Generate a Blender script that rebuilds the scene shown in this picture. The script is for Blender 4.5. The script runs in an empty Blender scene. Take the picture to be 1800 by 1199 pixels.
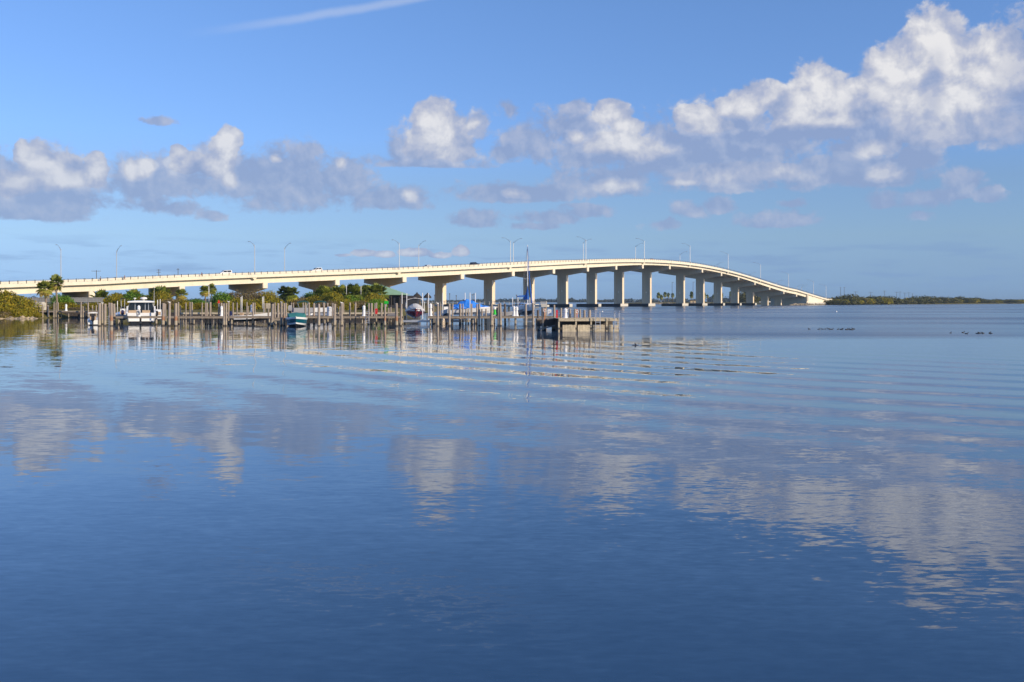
import bpy, math, random
import numpy as np
from mathutils import Vector, Matrix

random.seed(7)
scene = bpy.context.scene
col = scene.collection
R = math.radians
F, CX, HY, CAMH = 1750.0, 900.0, 529.5, 3.2      # focal length and horizon in photograph pixels, eye height in metres

# ------------------------------------------------------------------ camera
cd = bpy.data.cameras.new('camera'); cam = bpy.data.objects.new('camera', cd); col.objects.link(cam)
cam.location = (0, 0, CAMH); cam.rotation_euler = (R(90), 0, 0)
cd.sensor_width = 36; cd.lens = 35; cd.shift_y = -70 / 1800
cd.clip_start = 0.1; cd.clip_end = 20000
scene.camera = cam

# ------------------------------------------------------------------ light
SUN_EL, SUN_BACK = 22.0, 32.0                     # elevation; degrees behind straight right
sv = Vector((math.cos(R(SUN_EL)) * math.cos(R(SUN_BACK)), -math.cos(R(SUN_EL)) * math.sin(R(SUN_BACK)), math.sin(R(SUN_EL))))
sl = bpy.data.lights.new('sun', 'SUN'); sl.energy = 5.0; sl.angle = R(0.5); sl.color = (1.0, 0.83, 0.60)
so = bpy.data.objects.new('sun', sl); col.objects.link(so)
so.rotation_euler = sv.to_track_quat('Z', 'Y').to_euler()
scene.view_settings.view_transform = 'Standard'; scene.view_settings.look = 'None'
scene.view_settings.exposure = 0; scene.view_settings.gamma = 1
scene.cycles.use_denoising = True
scene.cycles.max_bounces = 8
scene.cycles.volume_bounces = 0

# ------------------------------------------------------------------ node helpers
class NT:
    def __init__(s, tree): s.t = tree; s.n = tree.nodes; s.l = tree.links
    def node(s, kind, **kw):
        n = s.n.new(kind)
        for k, v in kw.items(): setattr(n, k, v)
        return n
    def put(s, sock, v):
        if isinstance(v, bpy.types.NodeSocket): s.l.new(v, sock)
        elif v is not None: sock.default_value = v
    def math(s, op, a, b=None, c=None, clamp=False):
        n = s.node('ShaderNodeMath', operation=op, use_clamp=clamp)
        for i, v in enumerate((a, b, c)): s.put(n.inputs[i], v)
        return n.outputs[0]
    def vec(s, op, a, b=None, c=None, out=0):
        n = s.node('ShaderNodeVectorMath', operation=op)
        for i, v in enumerate((a, b, c)):
            if v is not None: s.put(n.inputs[i], v)
        return n.outputs['Value'] if op in ('LENGTH', 'DOT_PRODUCT', 'DISTANCE') else n.outputs[0]
    def mix(s, f, a, b, blend='MIX'):
        n = s.node('ShaderNodeMix', data_type='RGBA', blend_type=blend)
        s.put(n.inputs[0], f); s.put(n.inputs[6], a); s.put(n.inputs[7], b)
        return n.outputs[2]
    def noise(s, v, scale, detail=4, rough=0.5, dist=0.0, dim='3D'):
        n = s.node('ShaderNodeTexNoise', noise_dimensions=dim)
        s.put(n.inputs['Vector'], v)
        n.inputs['Scale'].default_value = scale; n.inputs['Detail'].default_value = detail
        n.inputs['Roughness'].default_value = rough; n.inputs['Distortion'].default_value = dist
        return n
    def ramp(s, f, pts, interp='LINEAR'):
        n = s.node('ShaderNodeValToRGB'); n.color_ramp.interpolation = interp
        s.put(n.inputs[0], f); e = n.color_ramp.elements
        while len(e) < len(pts): e.new(0.5)
        for i, (p, c) in enumerate(pts):
            e[i].position = p; e[i].color = (*c, 1) if len(c) == 3 else c
        return n.outputs[0]
    def smooth(s, v, a, b):
        n = s.node('ShaderNodeMapRange', interpolation_type='SMOOTHSTEP')
        s.put(n.inputs[0], v); n.inputs[1].default_value = a; n.inputs[2].default_value = b
        return n.outputs[0]
    def comb(s, x, y, z):
        n = s.node('ShaderNodeCombineXYZ')
        for i, v in enumerate((x, y, z)): s.put(n.inputs[i], v)
        return n.outputs[0]

# ------------------------------------------------------------------ sky with clouds (world)
def uv(px, py):                                    # photograph pixel -> direction as azimuth / elevation, scaled by F
    az = math.atan((px - CX) / F)
    el = math.atan((HY - py) / F * math.cos(az))
    return az * F, el * F

# bright sunlit heaps: (x, y, half width, half height, y of flat base)
WHITE = [
 (1640,85,52,62,230),(1590,150,80,72,235),(1650,175,110,80,238),(1700,150,80,75,240),(1755,120,62,62,210),(1545,165,40,60,232),
 (1680,235,120,36,262),
 (1437,152,44,48,225),(1405,190,52,40,228),(1468,190,44,45,222),(1440,215,90,22,235),(1507,152,24,18,180),
 (1312,182,44,32,222),(1350,170,28,24,205),(1280,185,24,20,215),(1225,208,40,24,240),(1245,225,44,18,242),
 (1078,196,34,22,235),(1100,218,26,18,240),(1090,255,58,24,284),(1130,268,50,20,290),
 (1290,306,100,22,331),(1380,304,26,14,325),(1205,322,34,9,330),(1075,326,34,12,344),(1010,240,18,10,262),(905,342,22,8,352),
 (1545,262,32,16,285),(1560,305,26,14,322),
 (764,208,38,38,285),(775,240,58,46,288),(750,262,42,30,288),(800,268,34,24,290),(832,218,13,10,235),
 (404,243,23,23,290),(392,264,24,26,310),(383,292,32,26,328),(328,286,26,22,322),(309,268,15,16,305),(240,298,20,16,325),(256,291,13,11,310),(400,310,16,22,336),
 (492,278,8,7,290),(598,292,9,10,306),(718,344,12,13,360),
 (40,268,20,20,320),(62,286,28,36,345),(108,304,44,34,352),(165,300,22,30,352),(28,325,40,26,354),

 (600,450,16,6,453),(636,447,18,8,453),(670,450,24,6,454),(732,446,26,9,453),(772,451,20,6,455),(810,445,17,11,454)]
# soft shade on the bright heaps: undersides and the sides away from the sun
SHADE = [(1797,128,44,80,400),(1640,240,170,24,400),(1760,215,70,30,400),(1520,205,34,46,400),(1400,236,130,16,400),(1300,214,60,18,400),(1262,300,190,34,400),(1580,300,75,42,400),(1375,185,24,26,400),
 (1130,276,90,16,400),(1640,160,20,60,400),(742,268,30,26,400),(810,262,30,24,400),(70,345,130,20,400),(128,292,18,20,400),(345,300,26,22,400),(10,310,30,40,400),(430,300,30,30,400),(925,340,90,20,400)]
# shaded lavender masses
GREY = [
 (55,330,120,60,392),(0,320,75,55,392),(60,372,105,24,390),(138,332,34,44,385),
 (290,318,95,48,352),(258,334,46,36,378),(420,312,110,50,352),(510,322,112,62,385),(600,315,50,38,350),(545,268,24,16,300),(270,365,85,14,383),(375,378,30,9,388),
 (690,348,72,28,372),(765,262,76,52,294),(745,285,105,16,296),(700,262,26,24,290),(838,222,20,26,265),(282,213,32,7,222),
 (892,196,20,20,225),(890,270,30,20,290),(930,255,62,34,285),(1010,232,80,42,295),(1060,262,120,40,305),(1010,190,30,18,215),(1180,255,110,50,305),(1290,240,120,60,285),
 (1240,285,170,42,335),(1200,268,150,46,330),(1340,250,110,32,292),(1430,225,130,60,255),(1560,225,110,55,262),(1640,215,140,60,266),(1760,215,120,60,268),(1795,140,60,90,262),(1490,190,50,50,240),
 (880,342,72,22,358),(960,338,70,16,358),(1060,318,95,32,350),(1290,312,150,32,340),(1450,300,80,26,328),(1550,300,75,42,332),(1500,265,50,24,290),(1600,275,45,30,320),
 (1690,318,30,24,345),(1732,342,30,16,358),(1625,352,48,18,372),(1612,380,26,8,390),(1555,352,32,18,368),(1680,345,40,10,360),
 (965,382,62,13,398),(1035,370,48,14,384),(935,397,40,7,404),(838,386,50,16,402),(1375,384,62,18,402),(1390,356,26,8,366),
 (1165,396,32,11,407),(1215,372,32,15,388),(1262,362,26,14,380),(1030,362,30,8,375)]

def build_world():
    w = bpy.data.worlds.new('World'); scene.world = w; w.use_nodes = True
    w.node_tree.nodes.clear(); T = NT(w.node_tree)
    out = T.node('ShaderNodeOutputWorld'); bg = T.node('ShaderNodeBackground')
    T.l.new(bg.outputs[0], out.inputs[0]); bg.inputs[1].default_value = 0.15
    sky = T.node('ShaderNodeTexSky', sky_type='NISHITA', sun_disc=False)
    sky.sun_elevation = R(SUN_EL); sky.sun_rotation = math.atan2(sv.x, sv.y)
    sky.altitude = 0; sky.air_density = 1.0; sky.dust_density = 0.25; sky.ozone_density = 2.0
    g = T.node('ShaderNodeTexCoord').outputs['Generated']
    sp = T.node('ShaderNodeSeparateXYZ'); T.l.new(g, sp.inputs[0]); x, y, z = sp.outputs
    U = T.math('MULTIPLY', T.math('ARCTAN2', x, y), F)
    V = T.math('MULTIPLY', T.math('ARCSINE', z), F)
    # the slightly wind-torn plane of the clouds
    P2 = T.comb(U, T.math('MULTIPLY', V, 1.25), 0)
    wn = T.noise(P2, 1 / 95.0, 5, 0.55)
    warp = T.vec('SUBTRACT', wn.outputs['Color'], (0.5, 0.5, 0.5))
    wx = T.node('ShaderNodeSeparateXYZ'); T.l.new(warp, wx.inputs[0])
    U2 = T.math('MULTIPLY_ADD', wx.outputs[0], 52, U); V2 = T.math('MULTIPLY_ADD', wx.outputs[1], 30, V)
    P = T.comb(U2, V2, T.math('MULTIPLY', T.math('MULTIPLY_ADD', wx.outputs[2], 12, V), -1))
    def field(blobs, k, soft, gx=1.0):
        acc = None
        for (px, py, a, b, base) in blobs:
            u, v = uv(px, py); _, vb = uv(px, base)
            ia, ib, ic = 1 / (a * gx), 1 / (b * gx), 1 / max(5.0, b * soft)
            q = T.vec('MULTIPLY_ADD', P, (ia, ib, ic), (-u * ia, -v * ib, (vb + soft * b) * ic))   # third axis: the flat base
            q = T.vec('MAXIMUM', q, (-1e6, -1e6, 0.0))
            d = T.vec('LENGTH', q)
            acc = d if acc is None else T.math('SMOOTH_MIN', acc, d, k)
        return T.math('SUBTRACT', 1.0, acc)
    # cauliflower detail: billowed noise
    PN = T.comb(U, V, 3.0)
    n1 = T.noise(PN, 1 / 60.0, 8, 0.58, 0.25)
    PNo = T.vec('ADD', PN, (9.0, 15.0, 0.0))         # towards the sun
    n2 = T.noise(PNo, 1 / 60.0, 5, 0.55, 0.25)
    vo = T.node('ShaderNodeTexVoronoi', feature='SMOOTH_F1'); T.put(vo.inputs['Vector'], T.comb(U2, V2, 0))
    vo.inputs['Scale'].default_value = 1 / 30.0; vo.inputs['Detail'].default_value = 3.0; vo.inputs['Roughness'].default_value = 0.6
    vo.inputs['Smoothness'].default_value = 0.7; vo.normalize = True
    nb = T.math('SUBTRACT', n1.outputs['Fac'], 0.5)
    bil = T.math('SUBTRACT', 0.36, vo.outputs['Distance'])
    fw, fg = field(WHITE, 0.2, 0.9), field(GREY, 0.25, 0.3)
    nf = T.math('SUBTRACT', T.noise(T.comb(T.math('MULTIPLY', U, 0.75), V, 9.0), 1 / 17.0, 4, 0.6, 0.4).outputs['Fac'], 0.5)
    fw = T.math('MULTIPLY_ADD', nf, 0.36, fw); fg = T.math('MULTIPLY_ADD', nf, 1.25, fg)
    dw = T.math('ADD', T.math('MULTIPLY_ADD', nb, 0.9, fw), T.math('MULTIPLY', bil, 0.75))
    dg = T.math('ADD', T.math('MULTIPLY_ADD', nb, 2.0, fg), T.math('MULTIPLY', bil, 0.5))
    aw = T.smooth(dw, -0.11, 0.12); ag = T.smooth(dg, -0.25, 0.42)
    ac_ = T.math('MAXIMUM', T.math('MULTIPLY', aw, 0.97), T.math('MULTIPLY', ag, 0.88))
    emb = T.math('SUBTRACT', n1.outputs['Fac'], n2.outputs['Fac'])
    tone = T.math('ADD', T.math('MULTIPLY', T.smooth(dw, -0.50, 0.06), 0.32), T.math('MULTIPLY', T.smooth(dw, -0.08, 1.0), 0.42))
    tone = T.math('ADD', T.math('MULTIPLY_ADD', emb, 1.75, tone), T.math('MULTIPLY_ADD', bil, 0.34, T.math('MULTIPLY_ADD', nb, 0.30, 0.13)), clamp=True)
    fs = field(SHADE, 0.25, 5.0)
    tone = T.math('SUBTRACT', tone, T.math('MULTIPLY', T.smooth(T.math('MULTIPLY_ADD', nb, 0.8, fs), -0.25, 0.75), 0.40), clamp=True)
    low = T.smooth(V, 60, 420)                       # the air in front of low clouds
    ccol = T.ramp(tone, [(0, (1.85, 2.35, 3.75)), (0.2, (2.35, 2.8, 4.05)), (0.45, (3.1, 3.35, 4.3)), (0.7, (4.3, 4.35, 4.75)), (1, (5.7, 5.6, 5.6))])
    ccol = T.mix(T.math('MULTIPLY_ADD', low, -0.45, 0.48), ccol, (2.0, 2.85, 4.5, 1))
    # soft contrail, high on the left
    (ua, va), (ub, vb) = uv(310, 62), uv(735, -4)
    L = math.hypot(ub - ua, vb - va); ex, ey = (ub - ua) / L, (vb - va) / L
    al = T.math('ADD', T.math('MULTIPLY', T.math('SUBTRACT', U, ua), ex), T.math('MULTIPLY', T.math('SUBTRACT', V, va), ey))
    ac = T.math('ADD', T.math('MULTIPLY', T.math('SUBTRACT', U, ua), -ey), T.math('MULTIPLY', T.math('SUBTRACT', V, va), ex))
    ac = T.math('MULTIPLY_ADD', nb, 7, ac)
    ct = T.math('MULTIPLY', T.smooth(T.math('ABSOLUTE', ac), 11, 1), T.math('MULTIPLY', T.smooth(al, -10, 260), T.smooth(al, 700, 420)))
    # thin bluish stratus veils low over the horizon
    sn = T.noise(T.comb(T.math('MULTIPLY', U, 0.12), V, 0), 1 / 16.0, 4, 0.5)
    st = T.math('MULTIPLY', T.smooth(sn.outputs['Fac'], 0.47, 0.68), T.math('MULTIPLY', T.smooth(V, 5, 40), T.smooth(V, 120, 75)))
    tint = T.ramp(T.math('MULTIPLY', z, 3.0), [(0, (0.26, 0.455, 1.09)), (0.033, (0.275, 0.48, 1.13)), (0.105, (0.335, 0.49, 0.96)), (0.19, (0.43, 0.55, 0.86)),
                 (0.34, (0.50, 0.60, 0.86)), (0.474, (0.55, 0.70, 1.05)), (0.867, (0.63, 0.80, 1.12)), (1.0, (0.62, 0.79, 1.12))])
    base = T.mix(1.0, sky.outputs[0], tint, 'MULTIPLY')
    c = T.mix(T.math('MULTIPLY', st, 0.45), base, (1.35, 2.2, 3.9, 1))
    c = T.mix(T.math('MULTIPLY', ct, 0.34), c, (4.2, 4.6, 5.5, 1))
    c = T.mix(ac_, c, ccol)
    T.l.new(c, bg.inputs[0])
    try: w.cycles.sampling_method = 'MANUAL'; w.cycles.sample_map_resolution = 512
    except Exception: pass
build_world()

# ------------------------------------------------------------------ mesh and object helpers
class MB:                                          # collects shapes, then links them as ONE mesh object
    def __init__(s): s.v = []; s.f = []; s.m = []; s.mi = 0
    def add(s, vs, fs):
        o = len(s.v); s.v += [tuple(p) for p in vs]
        for f in fs: s.f.append(tuple(i + o for i in f)); s.m.append(s.mi)
    def hexa(s, p): s.add(p, [(0, 3, 2, 1), (4, 5, 6, 7), (0, 1, 5, 4), (1, 2, 6, 5), (2, 3, 7, 6), (3, 0, 4, 7)])
    def box(s, c, d, rz=0):
        ca, sa = math.cos(rz), math.sin(rz); hx, hy, hz = d[0] / 2, d[1] / 2, d[2] / 2
        s.hexa([(c[0] + x * ca - y * sa, c[1] + x * sa + y * ca, c[2] + z) for z in (-hz, hz) for x, y in ((-hx, -hy), (hx, -hy), (hx, hy), (-hx, hy))])
    def rings(s, rs, cap=True, closed=True):       # loft rings of equal length
        n = len(rs[0]); o = len(s.v); vs = [p for r in rs for p in r]; fs = []
        for k in range(len(rs) - 1):
            for i in range(n if closed else n - 1):
                j = (i + 1) % n
                fs.append((k * n + i, k * n + j, (k + 1) * n + j, (k + 1) * n + i))
        if cap and closed: fs += [tuple(range(n))[::-1], tuple((len(rs) - 1) * n + i for i in range(n))]
        s.add(vs, fs)
    def tube(s, path, rad, n=8, flat=1.0, cap=True):
        path = [Vector(p) for p in path]
        if not hasattr(rad, '__len__'): rad = [rad] * len(path)
        rs = []
        for k, p in enumerate(path):
            t = (path[min(k + 1, len(path) - 1)] - path[max(k - 1, 0)]).normalized()
            a = t.cross(Vector((0, 0, 1))) if abs(t.z) < 0.95 else t.cross(Vector((0, 1, 0)))
            a.normalize(); b = t.cross(a).normalized(); r = rad[k]
            rs.append([p + a * (math.cos(q) * r) + b * (math.sin(q) * r * flat) for q in (2 * math.pi * i / n for i in range(n))])
        s.rings(rs, cap)
    def lathe(s, prof, c=(0, 0, 0), n=12):
        s.rings([[(c[0] + r * math.cos(2 * math.pi * i / n), c[1] + r * math.sin(2 * math.pi * i / n), c[2] + z) for i in range(n)] for r, z in prof])
    def beam(s, a, b, w, h):
        a, b = Vector(a), Vector(b); t = (b - a).normalized()
        u = t.cross(Vector((0, 0, 1))) if abs(t.z) < 0.95 else t.cross(Vector((0, 1, 0)))
        u.normalize(); k = u.cross(t).normalized(); u, k = u * w / 2, k * h / 2
        s.hexa([a - u - k, a + u - k, a + u + k, a - u + k, b - u - k, b + u - k, b + u + k, b - u + k])
    def build(s, name, mats, parent=None, smooth=False, loc=(0, 0, 0), rz=0):
        me = bpy.data.meshes.new(name); me.from_pydata(s.v, [], s.f)
        mats = mats if isinstance(mats, (list, tuple)) else [mats]
        for m in mats: me.materials.append(m)
        if len(mats) > 1: me.polygons.foreach_set('material_index', s.m)
        if smooth: me.polygons.foreach_set('use_smooth', [True] * len(me.polygons))
        me.update()
        bm_fix(me)
        return link(name, me, parent, loc, rz)
import bmesh
def bm_fix(me):
    b = bmesh.new(); b.from_mesh(me); bmesh.ops.recalc_face_normals(b, faces=b.faces); b.to_mesh(me); b.free()
def link(name, me, parent=None, loc=(0, 0, 0), rz=0):
    o = bpy.data.objects.new(name, me); col.objects.link(o); o.location = loc; o.rotation_euler = (0, 0, rz)
    if parent: o.parent = parent
    return o
def tag(o, label=None, cat=None, group=None, kind=None):
    if label: o['label'] = label
    if cat: o['category'] = cat
    if group: o['group'] = group
    if kind: o['kind'] = kind
    return o
def thing(name, label, cat, loc=(0, 0, 0), rz=0, group=None): return tag(link(name, None, None, loc, rz), label, cat, group)
def dup(root, loc, rz=0, label=None, group=None, scale=None):
    def cp(o, parent):
        c = o.copy(); col.objects.link(c)
        if parent: c.parent = parent
        for ch in [k for k in kids.get(o.name, [])]: cp(ch, c)
        return c
    kids = {}
    for o in root.children_recursive: kids.setdefault(o.parent.name, []).append(o)
    r = cp(root, None); r.location = loc; r.rotation_euler = (0, 0, rz)
    if scale: r.scale = scale if hasattr(scale, '__len__') else (scale,) * 3
    if label: r['label'] = label
    if group: r['group'] = group
    return r
def at(px, Z, z=0.0): return Vector(((px - CX) / F * Z, Z, z))           # ground point seen in column px at depth Z
def zat(py, Z): return CAMH + (HY - py) / F * Z                           # height seen in row py at depth Z
ORD = 'first second third fourth fifth sixth seventh eighth ninth tenth eleventh twelfth thirteenth fourteenth fifteenth sixteenth seventeenth eighteenth nineteenth twentieth'.split()
def nth(i):
    if i < 20: return ORD[i]
    tens = {2: 'twenty', 3: 'thirty', 4: 'forty', 5: 'fifty', 6: 'sixty'}; n = i + 1
    return tens[n // 10].replace('ty', 'tieth') if n % 10 == 0 else tens[n // 10] + '-' + ORD[n % 10 - 1]

# ------------------------------------------------------------------ materials
def new_mat(name):
    m = bpy.data.materials.new(name); m.use_nodes = True
    T = NT(m.node_tree); return m, T, m.node_tree.nodes['Principled BSDF']
def plain(name, c, rough=0.6, var=0.12, scale=3.0, metal=0.0, spec=None, bump=0.0):
    m, T, b = new_mat(name)
    g = T.node('ShaderNodeNewGeometry').outputs['Position']
    n = T.noise(g, scale, 5, 0.6)
    lo = tuple(x * (1 - var) for x in c); hi = tuple(min(1, x * (1 + var)) for x in c)
    T.l.new(T.ramp(n.outputs['Fac'], [(0.3, lo), (0.7, hi)]), b.inputs['Base Color'])
    b.inputs['Roughness'].default_value = rough; b.inputs['Metallic'].default_value = metal
    if spec is not None: b.inputs['Specular IOR Level'].default_value = spec
    if bump:
        bp = T.node('ShaderNodeBump'); bp.inputs['Strength'].default_value = bump; T.l.new(n.outputs['Fac'], bp.inputs['Height']); T.l.new(bp.outputs[0], b.inputs['Normal'])
    return m
def concrete(name, c, streak=0.12):
    m, T, b = new_mat(name)
    g = T.node('ShaderNodeNewGeometry').outputs['Position']
    big = T.noise(g, 0.12, 5, 0.6)
    st = T.noise(T.vec('MULTIPLY', g, (0.9, 0.9, 0.06)), 1.0, 4, 0.6)      # rain streaks
    k = T.math('ADD', T.math('MULTIPLY', big.outputs['Fac'], 0.5), T.math('MULTIPLY', st.outputs['Fac'], 0.5))
    T.l.new(T.ramp(k, [(0.32, tuple(x * (1 - streak * 1.6) for x in c)), (0.52, c), (0.75, tuple(min(1, x * (1 + streak)) for x in c))]), b.inputs['Base Color'])
    b.inputs['Roughness'].default_value = 0.85; b.inputs['Specular IOR Level'].default_value = 0.25
    return m
def wood(name, c, rust=0.0, tide=False, axis=(14, 14, 0.8)):
    m, T, b = new_mat(name)
    tc = T.node('ShaderNodeTexCoord').outputs['Object']
    g = T.node('ShaderNodeNewGeometry').outputs['Position']
    oi = T.node('ShaderNodeObjectInfo').outputs['Random']
    n = T.noise(T.vec('ADD', T.vec('MULTIPLY', g, axis), T.comb(oi, T.math('MULTIPLY', oi, 9), 0)), 1.0, 5, 0.65)
    base = T.ramp(n.outputs['Fac'], [(0.25, tuple(x * 0.55 for x in c)), (0.5, c), (0.8, tuple(min(1, x * 1.35) for x in c))])
    base = T.mix(T.math('MULTIPLY', oi, 0.35), base, (0.20, 0.17, 0.14, 1))
    if tide:
        sp = T.node('ShaderNodeSeparateXYZ'); T.l.new(g, sp.inputs[0]); z = sp.outputs[2]
        zz = T.math('MULTIPLY_ADD', T.noise(g, 3.0, 3).outputs['Fac'], 0.35, T.math('ADD', z, -0.18))
        barn = T.math('MULTIPLY', T.smooth(zz, 0.14, 0.24), T.smooth(zz, 0.75, 0.5))
        base = T.mix(T.math('MULTIPLY', barn, 0.65), base, (0.42, 0.36, 0.25, 1))
        dark = T.smooth(zz, 0.17, 0.08)
        base = T.mix(T.math('MULTIPLY', dark, 0.85), base, (0.035, 0.03, 0.022, 1))
        if rust:
            ru = T.math('MULTIPLY', T.smooth(zz, 0.55, 0.75), T.smooth(zz, 1.5, 0.95))
            base = T.mix(T.math('MULTIPLY', ru, rust), base, (0.36, 0.13, 0.035, 1))
    T.l.new(base, b.inputs['Base Color']); b.inputs['Roughness'].default_value = 0.85; b.inputs['Specular IOR Level'].default_value = 0.2
    return m
def leafmat(name, cols, trans=0.25, clump=0.5):
    m, T, b = new_mat(name)
    a = T.node('ShaderNodeAttribute', attribute_name='tint').outputs['Fac']
    g = T.node('ShaderNodeNewGeometry').outputs['Position']
    n = T.noise(g, clump, 4, 0.6).outputs['Fac']
    oi = T.node('ShaderNodeObjectInfo').outputs['Random']
    k = T.math('ADD', T.math('MULTIPLY_ADD', n, 0.9, T.math('MULTIPLY', a, 0.45)), T.math('MULTIPLY_ADD', oi, 0.22, -0.28))
    c = T.ramp(k, [(i / (len(cols) - 1) * 0.7 + 0.15, q) for i, q in enumerate(cols)])
    T.l.new(c, b.inputs['Base Color']); b.inputs['Roughness'].default_value = 0.55; b.inputs['Specular IOR Level'].default_value = 0.25
    tr = T.node('ShaderNodeBsdfTranslucent'); T.l.new(c, tr.inputs[0])
    mx = T.node('ShaderNodeMixShader'); mx.inputs[0].default_value = trans
    T.l.new(b.outputs[0], mx.inputs[1]); T.l.new(tr.outputs[0], mx.inputs[2])
    T.l.new(mx.outputs[0], m.node_tree.nodes['Material Output'].inputs[0])
    return m

M = {}
M['bridge'] = concrete('bridge_concrete', (0.75, 0.68, 0.53), 0.08)
M['pier'] = concrete('pier_concrete', (0.78, 0.64, 0.46), 0.08)
M['asphalt'] = plain('asphalt', (0.06, 0.06, 0.06), 0.9)
M['darkrub'] = plain('fender_dark', (0.035, 0.037, 0.045), 0.7, 0.4, 1.0)
M['fendlight'] = concrete('fender_light', (0.55, 0.52, 0.45), 0.15)
M['galv'] = plain('galvanised_steel', (0.62, 0.62, 0.60), 0.45, 0.06, 2.0, 0.55)
M['lens'] = plain('lamp_housing', (0.42, 0.43, 0.45), 0.4, 0.05)
M['rail'] = plain('rail_metal', (0.09, 0.085, 0.08), 0.5, 0.1)
M['pile'] = wood('pile_wood', (0.35, 0.295, 0.245), 0.0, True)
M['pile_rust'] = wood('pile_wood_rusty', (0.33, 0.275, 0.225), 0.6, True)
M['pile_dark'] = wood('pile_wood_dark', (0.13, 0.105, 0.09), 0.0, True)
M['deck'] = wood('deck_boards', (0.34, 0.28, 0.21), axis=(3, 3, 8))
M['decklight'] = wood('deck_boards_pale', (0.62, 0.53, 0.37), axis=(3, 3, 8))
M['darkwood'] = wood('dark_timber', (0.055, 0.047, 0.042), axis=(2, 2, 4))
M['fence'] = wood('fence_wood', (0.33, 0.33, 0.33), axis=(6, 6, 0.5))
M['white'] = plain('white_paint', (0.80, 0.79, 0.77), 0.35, 0.04)
M['gel'] = plain('white_gelcoat', (0.78, 0.78, 0.76), 0.22, 0.04, 1.0)
M['black'] = plain('black_plastic', (0.015, 0.015, 0.018), 0.35, 0.1)
M['glass'] = plain('tinted_glass', (0.012, 0.015, 0.02), 0.08, 0.1)
M['tan'] = plain('tan_vinyl', (0.42, 0.30, 0.19), 0.6, 0.08)
M['teal'] = plain('teal_gelcoat', (0.002, 0.085, 0.12), 0.25, 0.06)
M['tealcan'] = plain('teal_canvas', (0.03, 0.19, 0.18), 0.8, 0.1)
M['greencan'] = plain('dark_green_canvas', (0.006, 0.055, 0.05), 0.8, 0.1)
M['maroon'] = plain('maroon_gelcoat', (0.16, 0.006, 0.018), 0.25, 0.06)
M['greycan'] = plain('grey_canvas', (0.52, 0.52, 0.52), 0.85, 0.08, 2.0)
M['tarp'] = plain('blue_tarp', (0.03, 0.22, 0.75), 0.55, 0.25, 2.5)
M['bluecan'] = plain('blue_canvas', (0.015, 0.11, 0.42), 0.8, 0.12)
M['navy'] = plain('navy_canvas', (0.012, 0.02, 0.09), 0.8, 0.12)
M['grey'] = plain('grey_paint', (0.30, 0.30, 0.31), 0.5, 0.08)
M['alu'] = plain('aluminium', (0.55, 0.56, 0.58), 0.4, 0.08, 1.0, 0.5)
M['red'] = plain('red_paint', (0.62, 0.012, 0.012), 0.4, 0.06)
M['signred'] = plain('sign_red', (0.75, 0.03, 0.01), 0.5, 0.04)
M['signgreen'] = plain('sign_green', (0.01, 0.50, 0.03), 0.5, 0.04)
M['orange'] = plain('orange_paint', (0.72, 0.23, 0.05), 0.5, 0.06)
M['roofgreen'] = plain('green_metal_roof', (0.27, 0.44, 0.27), 0.5, 0.08, 0.4)
M['darkwall'] = plain('dark_wall', (0.03, 0.032, 0.042), 0.7, 0.15)
M['stucco'] = plain('tan_stucco', (0.50, 0.38, 0.22), 0.85, 0.1)
M['thatch'] = plain('thatch', (0.035, 0.03, 0.026), 0.95, 0.35, 3.0)
M['rock'] = plain('limestone_rock', (0.36, 0.29, 0.19), 0.9, 0.4, 1.4, bump=0.6)
M['rockd'] = plain('riprap_rock', (0.27, 0.23, 0.17), 0.9, 0.4, 1.0)
M['trunk'] = wood('bark', (0.16, 0.12, 0.085), axis=(4, 4, 2))
M['palmtrunk'] = wood('palm_bark', (0.24, 0.19, 0.14), axis=(3, 3, 9))
M['utility'] = wood('utility_pole_wood', (0.10, 0.085, 0.075), axis=(5, 5, 0.5))
M['skin'] = plain('skin', (0.45, 0.26, 0.17), 0.6, 0.05)
M['duck'] = plain('dark_plumage', (0.012, 0.012, 0.014), 0.6, 0.3, 8.0)
M['dolphin'] = plain('dolphin_skin', (0.03, 0.035, 0.045), 0.25, 0.1)
M['carred'] = plain('car_red', (0.28, 0.06, 0.04), 0.3, 0.04); M['carblue'] = plain('car_dark_blue', (0.012, 0.014, 0.03), 0.25, 0.04)
M['carwhite'] = plain('car_white', (0.80, 0.80, 0.80), 0.25, 0.02); M['carsilver'] = plain('car_silver', (0.45, 0.46, 0.48), 0.3, 0.03, 1.0, 0.4)
MANG = [(0.05, 0.075, 0.008), (0.15, 0.165, 0.012), (0.29, 0.26, 0.016), (0.44, 0.31, 0.022), (0.20, 0.25, 0.025)]
M['mangrove'] = leafmat('mangrove_leaves', MANG, 0.3, 0.45)
M['greenleaf'] = leafmat('bright_green_leaves', [(0.04, 0.085, 0.008), (0.10, 0.20, 0.014), (0.17, 0.31, 0.02), (0.22, 0.33, 0.04)], 0.3, 0.45)
M['brownleaf'] = leafmat('brown_scrub_leaves', [(0.10, 0.08, 0.03), (0.21, 0.16, 0.07), (0.32, 0.24, 0.12), (0.22, 0.20, 0.04)], 0.25, 0.45)
M['palmleaf'] = leafmat('palm_fronds', [(0.035, 0.055, 0.01), (0.14, 0.18, 0.022), (0.30, 0.31, 0.045), (0.46, 0.35, 0.08)], 0.2, 0.9)
M['farleaf'] = leafmat('far_tree_leaves', [(0.04, 0.05, 0.014), (0.08, 0.088, 0.022), (0.13, 0.125, 0.035), (0.19, 0.155, 0.04)], 0.2, 0.08)
M['farwood'] = leafmat('far_shore_leaves', [(0.02, 0.028, 0.018), (0.04, 0.05, 0.03), (0.07, 0.075, 0.045)], 0.1, 0.02)

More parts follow.
